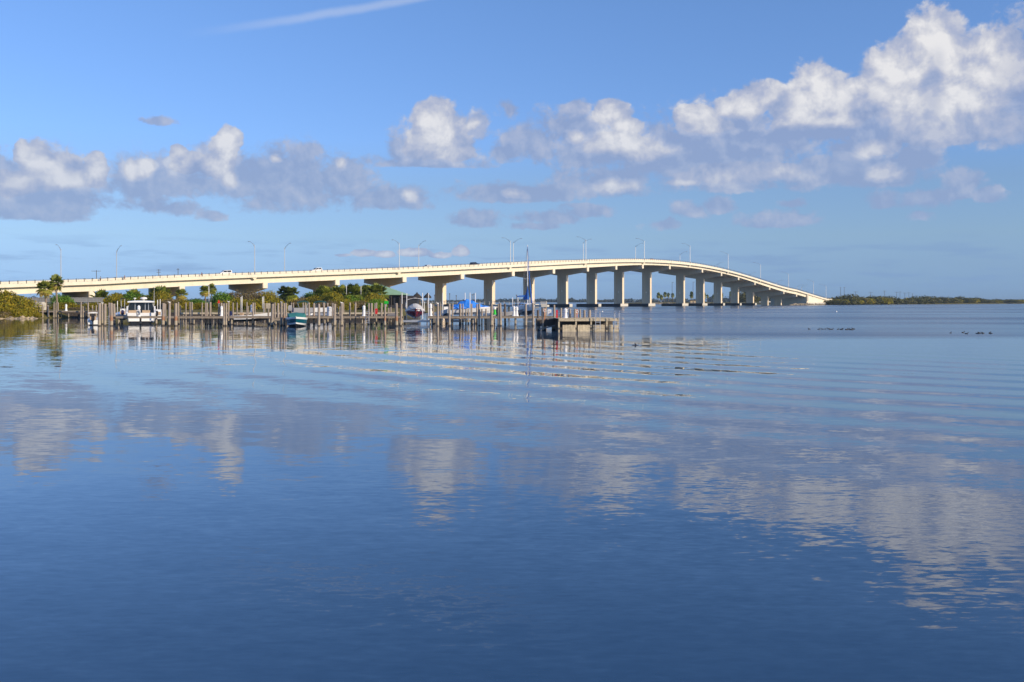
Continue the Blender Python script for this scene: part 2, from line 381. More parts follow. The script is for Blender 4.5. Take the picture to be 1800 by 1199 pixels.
def earth():
    m, T, b = new_mat('shore_ground')
    g = T.node('ShaderNodeNewGeometry').outputs['Position']
    n = T.noise(g, 0.25, 6, 0.65).outputs['Fac']; n2 = T.noise(g, 2.0, 5, 0.65).outputs['Fac']
    c = T.ramp(T.math('ADD', T.math('MULTIPLY', n, 0.6), T.math('MULTIPLY', n2, 0.4)), [(0.3, (0.06, 0.07, 0.02)), (0.48, (0.13, 0.12, 0.04)), (0.60, (0.20, 0.16, 0.08)), (0.8, (0.32, 0.27, 0.18))])
    T.l.new(c, b.inputs['Base Color']); b.inputs['Roughness'].default_value = 0.95; b.inputs['Specular IOR Level'].default_value = 0.1
    return m
M['earth'] = earth()

# ------------------------------------------------------------------ water
RC = (63.0, 102.0)                                # where the ring wave that crosses the picture comes from
def build_water():
    m, T, b = new_mat('calm_lagoon_water')
    g = T.node('ShaderNodeNewGeometry').outputs['Position']
    sp = T.node('ShaderNodeSeparateXYZ'); T.l.new(g, sp.inputs[0]); x, y = sp.outputs[0], sp.outputs[1]
    def slope(vscale, detail, rough, seed, amp):   # random slopes from the colour of a noise
        q = T.vec('ADD', T.vec('MULTIPLY', g, vscale), (seed, seed * 1.7, 0))
        n = T.noise(q, 1.0, detail, rough, 0.4)
        return T.vec('MULTIPLY', T.vec('SUBTRACT', n.outputs['Color'], (0.5, 0.5, 0.5)), amp)
    patch = T.noise(T.vec('MULTIPLY', g, (0.035, 0.05, 0)), 1.0, 3, 0.5).outputs['Fac']   # breeze patches
    pk = T.math('MULTIPLY_ADD', T.smooth(patch, 0.38, 0.62), 0.8, 0.5)
    s1 = slope((2.0, 4.8, 0), 3, 0.6, 3.0, (0.028, 0.056, 0))        # fine ripples
    s2 = slope((0.40, 1.15, 0), 2, 0.5, 11.0, (0.008, 0.026, 0))     # metre waves
    s3 = slope((0.05, 0.17, 0), 2, 0.5, 23.0, (0.003, 0.014, 0))     # slow swell
    near = T.smooth(y, 26, 9)
    # beyond the lee of the docks and out on the open lagoon a breeze ruffles the water
    edge = T.noise(T.vec('MULTIPLY', g, (0.012, 0.03, 0)), 1.0, 3, 0.5).outputs['Fac']
    open_ = T.math('MULTIPLY', T.smooth(T.math('MULTIPLY_ADD', edge, 50, y), 94, 128), T.smooth(T.math('MULTIPLY_ADD', edge, 30, x), 8, 34))
    open_ = T.math('MULTIPLY', T.math('MAXIMUM', open_, T.smooth(y, 205, 240)), T.math('MULTIPLY_ADD', T.smooth(edge, 0.35, 0.65), 0.5, 0.5))
    def scaled(v, k):
        n = T.node('ShaderNodeVectorMath', operation='SCALE'); T.l.new(v, n.inputs[0]); T.put(n.inputs['Scale'], k); return n.outputs[0]
    s1 = T.vec('ADD', scaled(s1, pk), scaled(slope((4.2, 12.0, 0), 2, 0.55, 41.0, (0.048, 0.115, 0)), T.math('MULTIPLY', near, pk)))
    T.l.new(T.math('MULTIPLY_ADD', open_, 0.27, 0.012), b.inputs['Roughness'])
    # ring wave
    dx, dy = T.math('SUBTRACT', x, RC[0]), T.math('SUBTRACT', y, RC[1])
    r = T.math('SQRT', T.math('ADD', T.math('MULTIPLY', dx, dx), T.math('MULTIPLY', dy, dy)))
    wob = T.noise(T.vec('MULTIPLY', g, (0.035, 0.035, 0)), 1.0, 3, 0.5).outputs['Fac']
    ph = T.math('MULTIPLY_ADD', wob, 8.0, T.math('MULTIPLY', r, 2 * math.pi / 3.9))
    am = T.math('MULTIPLY', T.smooth(r, 50, 64), T.smooth(r, 116, 80))
    am = T.math('MULTIPLY', am, T.math('MULTIPLY_ADD', T.noise(T.vec('MULTIPLY', g, (0.09, 0.09, 0)), 1.0, 2).outputs['Fac'], 0.047, 0.002))
    am = T.math('MULTIPLY', am, T.math('MULTIPLY_ADD', T.smooth(y, 66, 42), 0.72, 0.28))
    sl_ = T.math('MULTIPLY', T.math('COSINE', ph), am)
    ring = T.comb(T.math('MULTIPLY', sl_, T.math('DIVIDE', dx, r)), T.math('MULTIPLY', sl_, T.math('DIVIDE', dy, r)), 0)
    tot = T.vec('ADD', T.vec('ADD', s1, s2), T.vec('ADD', s3, ring))
    nrm = T.vec('NORMALIZE', T.vec('ADD', tot, (0, 0, 1)))
    T.l.new(nrm, b.inputs['Normal'])
    b.inputs['Base Color'].default_value = (0.018, 0.057, 0.116, 1)
    b.inputs['IOR'].default_value = 1.52
    mb = MB(); xs = [-9000, -600, -120, -30, 0, 30, 120, 600, 9000]; ys = [-200, 0, 12, 40, 120, 400, 1200, 4000, 12000]
    vs = [(a, c, 0) for c in ys for a in xs]; k = len(xs)
    mb.add(vs, [(j * k + i, j * k + i + 1, (j + 1) * k + i + 1, (j + 1) * k + i) for j in range(len(ys) - 1) for i in range(k - 1)])
    tag(mb.build('water', m), 'calm blue lagoon water with soft ripples and cloud reflections', 'water', kind='structure')
build_water()

# ------------------------------------------------------------------ ground
def land(name, x0, x1, y0, y1, nx, ny, hfun, label):
    mb = MB(); vs = []
    for j in range(ny + 1):
        for i in range(nx + 1):
            X = x0 + (x1 - x0) * i / nx; Y = y0 + (y1 - y0) * j / ny
            vs.append((X, Y, hfun(X, Y)))
    k = nx + 1
    mb.add(vs, [(j * k + i, j * k + i + 1, (j + 1) * k + i + 1, (j + 1) * k + i) for j in range(ny) for i in range(nx)])
    return tag(mb.build(name, M['earth'], smooth=True), label, 'ground', kind='structure')
def sm(a, b, v): t = max(0, min(1, (v - a) / (b - a))); return t * t * (3 - 2 * t)
def wig(x, y): return 0.5 * math.sin(x * 0.31 + y * 0.17) + 0.35 * math.sin(x * 0.83 - y * 0.21)
def h_near(X, Y):
    ys = 200 - 14 * sm(-80, -92, X) + 1.2 * wig(X, 0); d = min(Y - ys, -22.5 - X + 0.8 * wig(Y, 3))
    return -0.7 + 2.1 * sm(-2.5, 5.0, d) + 0.6 * sm(6, 40, d) + 0.12 * wig(X * 1.7, Y)
land('shore_ground', -420, -14, 176, 760, 150, 150, h_near, 'grassy sandy shore behind the docks and under the near end of the bridge')
def h_far(X, Y):                                   # shore running off to the right behind the bridge end
    yl = 1020 if X < 232 else 822 + (X - 232) * 1.04
    yl = 1020 + (822 - 1020) * sm(205, 235, X) if X < 235 else yl
    d = (Y - yl - 4 * wig(X * 0.2, 1)) * 0.7
    d = min(d, X - 128, yl + 260 - Y)
    return -0.8 + 2.2 * sm(-4, 14, d) + 0.8 * sm(14, 60, d)
land('far_bank_ground', 110, 900, 780, 1760, 130, 120, h_far, 'low wooded bank beyond the far end of the bridge')

# ------------------------------------------------------------------ bridge
def make_path():
    S0, S1, st = -150.0, 760.0, 1.0
    k0 = -22.202e-4 / 0.86
    def kap(s): return k0 / (1 + math.exp(-(s - 134.7) / 6.9)) / (1 + math.exp((s - 243.6) / 6.9))
    pts = {}
    x, y, h = -164.079 * 0.86, 388.8 * 0.86, 0.869
    for n in range(int(S1) + 1):
        pts[n] = (x, y, h); x += math.sin(h); y += math.cos(h); h += kap(n + 0.5)
    x, y, h = -164.079 * 0.86, 388.8 * 0.86, 0.869
    for n in range(1, 151): x -= math.sin(h); y -= math.cos(h); pts[-n] = (x, y, h)
    return pts
PATH = make_path()
def pth(s):
    n = int(math.floor(s)); t = s - n; a, b = PATH[n], PATH[n + 1]
    return tuple(a[i] * (1 - t) + b[i] * t for i in range(3))
def Ttop(s):                                       # top of the roadside barrier
    if s < 0: return 10.6 + 0.046 * s
    if s > 589: return Ttop(589.0) - 0.0862 * (s - 589) if s < 668 else Ttop(667.9)
    q = s / 100; v = 0.0
    for c in (0.0504, -0.659, 2.5791, -3.7803, 7.1814, 10.539): v = v * q + c
    return v
def P(s, o, dz=None, z=None):                      # along the road, across it from the near edge, height from the barrier top
    x, y, h = pth(s); k = o - 0.9
    return Vector((x - math.cos(h) * k, y + math.sin(h) * k, z if z is not None else Ttop(s) + dz))
def s_at(px, o):                                   # road position seen in column px
    best = min((abs(CX + F * P(s, o, 0).x / P(s, o, 0).y - px), s) for s in [i * 0.5 for i in range(-240, 1400)])
    return best[1]
END, WALL = 615.0, 676.0
def sweep(mb, prof, s0, s1, step=4.0):             # profile [(o, dz)] swept along the road
    n = max(1, int(round((s1 - s0) / step)))
    mb.rings([[P(s0 + (s1 - s0) * k / n, o, dz) for o, dz in prof] for k in range(n + 1)])
PIERS = [0, 31, 63, 94, 126, 157, 189, 220, 252, 283, 315, 351, 400, 432, 463, 495, 526, 558, 589]
GB = -4.05                                         # girder underside below the barrier top
def gbot(s): return GB + 0.75 * sm(250, 330, s) * sm(560, 440, s)
bridge = thing('road_bridge', 'long cream concrete road bridge curving over the lagoon on hammerhead piers', 'bridge', P(315, 16, z=0))
boff = bridge.location
class BB(MB):                                      # bridge parts are stored relative to the bridge
    def build(s, name, mats, parent=None, smooth=False):
        off = boff if parent is bridge or parent.parent is bridge or True else 0
        s.v = [(v[0] - boff.x, v[1] - boff.y, v[2]) for v in s.v]
        return MB.build(s, name, mats, parent, smooth)
d = BB(); sweep(d, [(0, -1.86), (0, -0.75), (0.35, -0.75), (0.35, -0.98), (31.65, -0.98), (31.65, -0.75), (32, -0.75), (32, -1.86), (31.2, -1.95), (0.8, -1.95)], -150, WALL)
d.build('deck', M['bridge'], bridge)
d = BB(); sweep(d, [(2.9, -0.62), (29.0, -0.62), (29.0, -0.96), (2.9, -0.96)], -150, WALL + 60); d.build('roadway', M['asphalt'], bridge)
for o in (2.45, 29.1):
    d = BB(); sweep(d, [(o, -0.97), (o + 0.08, -0.5), (o + 0.12, 0), (o + 0.33, 0), (o + 0.38, -0.5), (o + 0.45, -0.97)], -150, WALL + 1); d.build('roadside_barrier', M['bridge'], bridge)
for o in (1.55, 4.6, 8.2, 11.8, 15.4, 19.0, 22.6, 26.2, 30.4):
    d = BB(); n = 180
    rs = []
    for k in range(n + 1):
        s = -150 + (END + 150) * k / n; g = gbot(s)
        rs.append([P(s, o + a, b) for a, b in ((0.1, -1.9), (0.1, -2.05), (0.0, -2.1), (0.0, g + 0.3), (0, g), (0.6, g), (0.6, g + 0.3), (0.5, g + 0.5), (0.5, -1.9))])
    d.rings(rs); d.build('girder', M['bridge'] if o < 2 else M['pier'], bridge)
for o, a in ((0.10, 1), (31.9, -1)):
    d = BB(); s = -120.0
    while s < WALL:
        p = P(s, o, -0.78); q = P(s, o, 0.36); d.beam(p, q, 0.19, 0.16); s += 2.55
    for z in (-0.30, 0.02, 0.34):
        rs = [[P(s, o + u, z + w) for u, w in ((-0.025, -0.025), (0.025, -0.025), (0.025, 0.025), (-0.025, 0.025))] for s in range(-120, int(WALL), 5)]
        d.rings(rs)
    d.build('railing', M['rail'], bridge)
# retaining wall at the far end
d = BB(); n = 12; rs = []
for k in range(n + 1):
    s = END + (WALL + 12 - END) * k / n
    rs.append([P(s, 1.0, z=-0.6), P(s, 1.0, -1.9 if s < WALL else -0.8), P(s, 31.0, -1.9 if s < WALL else -0.8), P(s, 31.0, z=-0.6)])
d.rings(rs); d.build('retaining_wall', M['bridge'], bridge)
d = BB(); d.beam(P(END + 0.6, 0.4, z=3.0), P(END + 0.6, 0.4, -1.2), 1.2, 1.0); d.build('end_post', M['bridge'], bridge)
for s in (PIERS[10], PIERS[11], 252.0, 432.0):      # expansion joints
    d = BB(); d.hexa([P(s + a, o, z) for z in (-1.84, -0.76) for a, o in ((-.12, -.03), (.12, -.03), (.12, .01), (-.12, .01))]); d.build('expansion_joint', M['rockd'], bridge)
    d = BB(); d.hexa([P(s + a, o, z) for z in (gbot(s) + .02, -2.0) for a, o in ((-.12, 1.50), (.12, 1.50), (.12, 1.56), (-.12, 1.56))]); d.build('expansion_joint', M['rockd'], bridge)
FEND = {7: (11.0, 24.6, 3.2), 6: (11.0, 24.6, 3.2), 8: (11, 24.6, 3.0), 9: (11, 24.6, 3.2), 10: (12.6, 27, 9.5), 11: (12.6, 27, 9.5), 12: (12.6, 27, 9.5), 13: (12.6, 26, 8.5), 14: (11.5, 25, 3.2), 15: (11.5, 24, 3.2), 16: (11.5, 24, 3.4)}
for i, s in enumerate(PIERS):
    G = Ttop(s) + gbot(s); _, _, h = pth(s); dv = Vector((math.sin(h), math.cos(h), 0))
    def Q(o, z, t): p = P(s, o, z=z); return Vector((p.x, p.y, z)) + dv * t
    zb = -1.5 if i >= 6 else 0.3
    ct = G - 3.75
    root = None
    if ct > zb + 1.2:
        d = BB()
        d.hexa([Q(o, z, t) for z in (zb, ct + 0.05) for o, t in ((13.25, -0.75), (18.55, -0.75), (18.55, 0.75), (13.25, 0.75))])
        for t0, t1 in ((-1.05, -0.75), (0.75, 1.05)):           # raised frame leaving an arched niche
            for o0, o1 in ((13.2, 14.45), (17.35, 18.6)):
                d.hexa([Q(o, z, t) for z in (zb, ct + 0.05) for o, t in ((o0, t0), (o1, t0), (o1, t1), (o0, t1))])
            zc = ct - 2.35
            if zc > zb + 0.5:
                N = 10; up, dn = [], []
                for k in range(N + 1):
                    a = math.pi * k / N; o = 15.9 - 1.45 * math.cos(a); up.append(o); dn.append(zc + 1.45 * math.sin(a))
                for k in range(N):
                    d.hexa([Q(up[k], dn[k], t0), Q(up[k + 1], dn[k + 1], t0), Q(up[k + 1], dn[k + 1], t1), Q(up[k], dn[k], t1),
                            Q(up[k], ct + 0.04, t0), Q(up[k + 1], ct + 0.04, t0), Q(up[k + 1], ct + 0.04, t1), Q(up[k], ct + 0.04, t1)])
        root = d.build('pier', M['pier'], bridge)
    prof = [(0.85, G), (30.95, G), (30.95, G - 2.0), (19.0, ct), (12.8, ct), (0.85, G - 2.0)]
    d = BB(); d.rings([[Q(o, z, t) for o, z in prof] for t in (-1.0, 1.0)])
    cap = d.build('pier_cap', M['pier'], root or bridge)
    d = BB(); d.hexa([Q(o, z, t) for z in (G - 1.98, G + 0.35) for o, t in ((0.70, -0.85), (0.853, -0.85), (0.853, 0.85), (0.70, 0.85))])
    d.build('cap_end_block', M['bridge'], root or bridge)
    if i in FEND:
        o0, o1, w = FEND[i]; d = BB(); d.mi = 0
        d.hexa([Q(o, z, t) for z in (-1.2, 1.75) for o, t in ((o0, -w / 2), (o1, -w / 2), (o1, w / 2), (o0, w / 2))])
        for z in (0.5, 1.2):
            d.hexa([Q(o, zz, t) for zz in (z, z + 0.3) for o, t in ((o0 + 0.1, -w / 2 - 0.18), (o1, -w / 2 - 0.18), (o1, -w / 2 + 0.01), (o0 + 0.1, -w / 2 + 0.01))])
        d.mi = 1
        d.hexa([Q(o, z, t) for z in (0.25, 1.80) for o, t in ((o0 - 0.14, -w / 2 + 0.05), (o0 + 0.0, -w / 2 + 0.05), (o0 + 0.0, w / 2 - 0.05), (o0 - 0.14, w / 2 - 0.05))])
        d.build('fender', [M['darkrub'], M['fendlight']], root)
    if 6 <= i <= 15 and ct > 4:
        d = BB(); c = Q(15.9, min(8.6, ct - 3), -0.95); d.lathe([(0.02, 0.42), (0.30, -0.3), (0.30, -0.36)], c, 8); d.build('marker_light', M['white'], root)

# street lamps on both edges
def lamp(px, o, label, grp):
    s = s_at(px, o); near = o < 10; _, _, h = pth(s)
    out = Vector((-math.cos(h), math.sin(h), 0)) * (1 if near else -1)
    base = P(s, o, -0.76)
    t = thing('street_lamp', label, 'street lamp', base, 0, grp)
    d = MB(); d.tube([(0, 0, 0), (0, 0, 11.0)], [0.17, 0.11], 8); d.box((0, 0, 0.15), (0.5, 0.5, 0.3)); d.build('pole', M['galv'], t)
    d = MB(); a = [Vector((0, 0, 10.3)), out * 1.6 + Vector((0, 0, 11.5)), out * 3.4 + Vector((0, 0, 12.4)), out * 4.6 + Vector((0, 0, 12.6))]
    d.tube(a, [0.075, 0.065, 0.06, 0.055], 6); d.tube([Vector((0, 0, 10.95)), out * 1.5 + Vector((0, 0, 11.75))], 0.04, 5); d.build('arm', M['galv'], t)
    d = MB(); d.tube([out * 4.4 + Vector((0, 0, 12.58)), out * 5.0 + Vector((0, 0, 12.62)), out * 5.5 + Vector((0, 0, 12.55))], [0.13, 0.24, 0.10], 8, 0.55); d.build('lamp_head', M['lens'], t)
    if near:
        d = MB(); dv = Vector((math.sin(h), math.cos(h), 0)); nv = -out * 0.12
        pr = [(-1.0, -1.1), (1.0, -1.1), (0.35, -1.75), (-0.35, -1.75)]
        d.rings([[dv * a + nv * k - out * 0.0 + Vector((0, 0, b)) + out * (0.9 if k == 0 else 0.1) for a, b in pr] for k in (0, 1)]); d.build('bracket', M['bridge'], t)
NL = [107, 447, 702, 897, 1030, 1133, 1213, 1280, 1337, 1386, 1430, 1452]
FL = [205, 500, 736.5, 902.5, 1025, 1117, 1195, 1260, 1317, 1365, 1401, 1437]
for k, px in enumerate(NL): lamp(px, 0.32, 'grey street lamp with arm reaching left, %s from left on the near parapet' % nth(k), 'street lamps along the near parapet')
for k, px in enumerate(FL): lamp(px, 31.7, 'grey street lamp with arm reaching right, %s from left on the far parapet' % nth(k), 'street lamps along the far parapet')

# ------------------------------------------------------------------ cars and walkers on the bridge
def make_car(label, paint, kind, loc, rz):
    t = thing('car', label, 'car', loc, rz)
    L, W = (4.75, 1.9) if kind != 'sedan' else (4.6, 1.8)
    if kind == 'suv': prof = [(-2.3, .45), (-2.32, 1.0), (-2.2, 1.12), (-2.0, 1.68), (-1.6, 1.76), (0.2, 1.74), (0.95, 1.14), (2.1, 1.0), (2.33, .8), (2.35, .42)]
    elif kind == 'van': prof = [(-2.3, .45), (-2.34, 1.1), (-2.25, 1.75), (-1.9, 1.86), (0.7, 1.82), (1.45, 1.2), (2.15, 1.0), (2.35, .8), (2.37, .42)]
    else: prof = [(-2.25, .4), (-2.3, .9), (-2.0, 1.0), (-1.5, 1.05), (-0.85, 1.42), (0.35, 1.43), (1.05, 1.0), (2.0, .88), (2.28, .7), (2.3, .38)]
    d = MB(); n = len(prof)
    def wz(z): return W / 2 * (1 if z < 1.05 else 1 - 0.22 * (z - 1.05) / 0.7)
    rs = [[(x, sgn * wz(z) * k, z - (0.03 if k > .97 else 0)) for x, z in prof] for sgn, k in ((-1, 1.0), (-1, .93), (1, .93), (1, 1.0))]
    d.rings(rs); d.build('body', paint, t, False)
    gz = [p for p in prof if p[1] > 1.05]
    d = MB(); x0, x1 = gz[0][0] + 0.25, gz[-1][0] - 0.12; zt = max(p[1] for p in prof) - 0.12
    for sgn in (-1, 1):
        xm = (x0 + x1) / 2
        for a, b, c, e in ((x0, xm - .06, x0 + .15, xm - .06), (xm + .06, x1, xm + .06, x1 - .62)):
            y0, y1 = sgn * (wz(1.12) + .012), sgn * (wz(zt) + .012)
            d.add([(a, y0, 1.12), (b, y0, 1.12), (e, y1, zt), (c, y1, zt)], [(0, 1, 2, 3)])
    a, b = [p for p in prof if p[1] > 1.3][-1], [p for p in prof if p[0] > 0.5][0]
    d.add([(b[0] + .0, -W * .42, b[1] + .04), (b[0] + .0, W * .42, b[1] + .04), (a[0] + .08, W * .36, a[1] - .03), (a[0] + .08, -W * .36, a[1] - .03)], [(0, 1, 2, 3)])
    d.build('window', M['glass'], t)
    for x in (-1.42, 1.45):
        for y in (-1, 1):
            d = MB(); d.tube([(x, y * (W / 2 - .22), .34), (x, y * (W / 2 + .01), .34)], .34, 14); w = d.build('wheel', M['black'], t)
            d = MB(); d.tube([(x, y * (W / 2 - .02), .34), (x, y * (W / 2 + .025), .34)], .2, 10); d.build('rim', M['alu'], w)
    for y in (-.65, .65):
        d = MB(); d.box((2.3, y, .78), (.12, .34, .16)); d.build('headlight', M['gel'], t)
    return t
for px, o, kind, mk, flip, lab in ((395, 6.0, 'van', 'carwhite', 1, 'white high-roofed van climbing the left part of the bridge'),
        (555.5, 6.0, 'suv', 'carwhite', 1, 'white sport utility car on the bridge between the second pair of lamps'),
        (751, 10.5, 'sedan', 'carsilver', 1, 'low silver sedan on the bridge just right of the third far lamp'),
        (835, 6.0, 'suv', 'carblue', 0, 'dark blue car near the top of the bridge rise'),
        (1146, 8.0, 'sedan', 'carred', 0, 'reddish car at the crest of the bridge')):
    s = s_at(px, o); h = pth(s)[2]; a = math.pi / 2 - h + (math.pi if flip else 0)
    c = make_car(lab, M[mk], kind, P(s, o, -0.62), a)
    sl = (Ttop(s + 2) - Ttop(s - 2)) / 4; c.rotation_euler = (0, -math.atan(sl) * (-1 if flip else 1), a)

# ------------------------------------------------------------------ people (continuous skinned bodies)
def skin_mesh(name, verts, edges, radii, mat, parent, sub=1):
    me = bpy.data.meshes.new(name); me.from_pydata(verts, edges, []); me.materials.append(mat)
    o = link(name, me, parent)
    md = o.modifiers.new('skin', 'SKIN')
    for i, r in enumerate(radii): me.skin_vertices[0].data[i].radius = (r, r) if not hasattr(r, '__len__') else r
    me.skin_vertices[0].data[0].use_root = True
    md.use_smooth_shade = True
    if sub: o.modifiers.new('sub', 'SUBSURF').levels = sub; o.modifiers[-1].render_levels = sub
    return o
def person(label, loc, rz, shirt, trousers, hair, stride=0.22):
    t = thing('person', label, 'person', loc, rz)
    J = [(0, 0, .93), (0, 0, 1.12), (0, 0, 1.32), (0, 0, 1.47), (.01, 0, 1.55), (.03, 0, 1.66), (.02, 0, 1.74),
         (0, .10, .90), (stride * .5, .10, .50), (stride * .4, .10, .09), (stride * .4 + .16, .10, .05),
         (0, -.10, .90), (-stride * .2, -.10, .50), (-stride, -.10, .12), (-stride + .14, -.10, .05),
         (0, .20, 1.40), (-.06, .26, 1.12), (.06, .27, .90), (.09, .27, .80),
         (0, -.20, 1.40), (.05, -.26, 1.12), (.20, -.26, .95), (.26, -.25, .88)]
    Ed = [(0, 1), (1, 2), (2, 3), (3, 4), (4, 5), (5, 6), (0, 7), (7, 8), (8, 9), (9, 10), (0, 11), (11, 12), (12, 13), (13, 14),
          (2, 15), (15, 16), (16, 17), (17, 18), (2, 19), (19, 20), (20, 21), (21, 22)]
    Rr = [.13, .12, .15, .06, .06, .10, .075, .095, .062, .045, .04, .095, .062, .045, .04, .06, .045, .036, .03, .06, .045, .036, .03]
    skin_mesh('body', J, Ed, Rr, M['skin'], t)
    K = [0, 1, 2, 3, 15, 16, 19, 20]
    skin_mesh('shirt', [J[0], J[1], J[2], (0, 0, 1.43), J[15], (-.05, .25, 1.18), J[19], (.04, -.25, 1.18)], [(0, 1), (1, 2), (2, 3), (2, 4), (4, 5), (2, 6), (6, 7)],
              [.15, .14, .17, .09, .075, .06, .075, .06], shirt, t)
    skin_mesh('shorts', [J[0], J[7], (stride * .4, .10, .58), J[11], (-stride * .15, -.10, .58)], [(0, 1), (1, 2), (0, 3), (3, 4)], [.145, .11, .085, .11, .085], trousers, t)
    d = MB(); d.lathe([(.02, .14), (.085, .10), (.112, .02), (.10, -.05), (.02, -.06)], (-.015, 0, 1.70), 10); d.build('hair', hair, t, True)
    d = MB(); d.tube([(.09, 0, 1.665), (.15, 0, 1.645)], [.022, .012], 6); d.build('nose', M['skin'], t)
    return t
for px, lab, sh, tr, st in ((176.5, 'walker in grey top on the bridge footway, leftmost of the three walkers', 'grey', 'black', .15), (220, 'walker in pale pink shirt striding along the bridge footway near the second lamp', 'orange', 'navy', .34),
                (354, 'walker in red top on the bridge footway left of the white van', 'red', 'carred', .2)):
    s = s_at(px, 1.4); h = pth(s)[2]
    person(lab, P(s, 1.4, -0.98), math.pi / 2 - h + math.pi, M[sh], M[tr], M['black'], st)

# ------------------------------------------------------------------ leaves, bushes and trees
rng = np.random.default_rng(11)
def leaf_mesh(name, lobes, n, size, mat, flat=1.0, shell=0.55):
    """many leaf-sized faces spread through the volume of a few lobes (centre, radii)"""
    w = np.array([a[1][0] * a[1][1] * a[1][2] for a in lobes]) ** 0.7; w /= w.sum()
    idx = rng.choice(len(lobes), n, p=w)
    c = np.array([l[0] for l in lobes])[idx]; r = np.array([l[1] for l in lobes])[idx]
    d = rng.normal(size=(n, 3)); d /= np.linalg.norm(d, axis=1)[:, None]
    rad = (shell + (1 - shell) * rng.random(n) ** 0.6); rad *= 1 + 0.16 * rng.normal(size=n)
    p = c + d * r * rad[:, None]
    keep = p[:, 2] > 0.02; p = p[keep]; d = d[keep]; n = len(p)
    nrm = d * 0.7 + rng.normal(size=(n, 3)) * 0.6 + np.array([0, 0, .35]); nrm /= np.linalg.norm(nrm, axis=1)[:, None]
    a = np.cross(nrm, rng.normal(size=(n, 3))); a /= np.linalg.norm(a, axis=1)[:, None]; b = np.cross(nrm, a)
    s = size * (0.6 + 0.8 * rng.random(n))[:, None]
    v = np.stack([p - a * s, p - b * s * .55 * flat, p + a * s, p + b * s * .55 * flat], 1).reshape(-1, 3)
    me = bpy.data.meshes.new(name)
    me.vertices.add(4 * n); me.vertices.foreach_set('co', v.astype(np.float32).ravel())
    me.loops.add(4 * n); me.loops.foreach_set('vertex_index', np.arange(4 * n, dtype=np.int32))
    me.polygons.add(n); me.polygons.foreach_set('loop_start', np.arange(0, 4 * n, 4, dtype=np.int32)); me.polygons.foreach_set('loop_total', np.full(n, 4, np.int32))
    at_ = me.attributes.new('tint', 'FLOAT', 'POINT'); at_.data.foreach_set('value', np.repeat(rng.random(n), 4).astype(np.float32))
    me.materials.append(mat); me.update(); me.validate()
    return me
def lobes_bush(w, d, h, n):
    L = []
    for k in range(n):
        x = (rng.random() - .5) * w * .75; y = (rng.random() - .5) * d * .7
        e = max(0.25, 1 - (2 * x / w) ** 2 * .75); z = h * e * (0.28 + 0.42 * rng.random())
        r = (0.22 + 0.14 * rng.random()) * min(w, h * 1.6)
        L.append(((x, y, z), (r, r, r * .75)))
    L.append(((0, 0, h * .3), (w * .44, d * .42, h * .42)))
    for sg in (-1, 1): L.append(((sg * w * .28, 0, h * .2), (w * .24, d * .4, h * .26)))
    return L
def stems(w, h, n, r=0.06):
    d = MB()
    for k in range(n):
        a = rng.random() * 6.28; x, y = math.cos(a) * w * .3, math.sin(a) * w * .3
        d.tube([(x * .25, y * .25, -0.3), (x * .6, y * .6, h * .35), (x, y, h * .75)], [r, r * .7, r * .3], 5)
    return d
BUSH = {}
def bush_proto(key, w, dd, h, n, size, mat, nl):
    t = link('proto', None); t.name = 'mangrove_bush' if key.startswith('m') else 'shrub'
    link('foliage', leaf_mesh('foliage', lobes_bush(w, dd, h, nl), n, size, mat), t)
    stems(w, h, 7).build('stem', M['trunk'], t)
    BUSH[key] = [t, False]
bush_proto('m1', 7, 5, 4.2, 7500, .17, M['mangrove'], 10)
bush_proto('m2', 6, 5, 3.6, 6500, .17, M['mangrove'], 9)
bush_proto('g1', 6, 5, 4.0, 7000, .17, M['greenleaf'], 9)
bush_proto('b1', 6, 5, 4.0, 5200, .15, M['brownleaf'], 11)
def place_bush(key, loc, sc, rz, label, group=None):
    t, used = BUSH[key]
    if used: return dup(t, loc, rz, label, group, sc)
    BUSH[key][1] = True; t.location = loc; t.rotation_euler = (0, 0, rz); t.scale = sc; tag(t, label, 'bush', group); return t
# bushes behind the docks: (column px of centre, row of top, width px, depth Z, kind)
BL = [(-40, 505, 110, 190, 'm1'), (8, 514, 70, 189, 'm2'), (22, 521, 80, 188, 'm1'), (40, 537, 46, 187, 'm2'), (30, 545, 50, 185.5, 'm2'), (-15, 540, 60, 185.5, 'm1'), (5, 546, 44, 184.8, 'b1'), (58, 548, 22, 188, 'm2'),
      (110, 518, 34, 209, 'g1'), (118, 532, 40, 206, 'm2'), (135, 540, 34, 203, 'b1'), (96, 538, 24, 205, 'm1'), (160, 534, 42, 206, 'm2'), (180, 523, 40, 226, 'm1'), (205, 517, 38, 228, 'm2'), (222, 524, 40, 224, 'm1'),
      (238, 514, 40, 226, 'g1'), (255, 522, 46, 222, 'm2'), (285, 512, 52, 220, 'm1'), (300, 524, 40, 214, 'b1'), (320, 528, 40, 214, 'm2'), (340, 526, 44, 217, 'g1'), (352, 533, 40, 211, 'm2'),
      (388, 514, 46, 221, 'g1'), (412, 511, 40, 223, 'b1'), (424, 524, 44, 213, 'm1'), (452, 510, 46, 222, 'b1'), (458, 526, 48, 211, 'm2'), (474, 512, 44, 219, 'm1'), (488, 527, 36, 213, 'm2'), (398, 528, 40, 209, 'm1'),
      (528, 522, 36, 224, 'b1'), (545, 514, 44, 228, 'g1'), (560, 520, 50, 219, 'm1'), (588, 515, 48, 217, 'm2'), (602, 524, 42, 211, 'm1'), (534, 530, 34, 213, 'm1'), (625, 520, 44, 225, 'g1'), (655, 516, 50, 218, 'm1'), (668, 526, 38, 211, 'g1'), (632, 528, 36, 214, 'b1'), (575, 528, 40, 209, 'b1')]
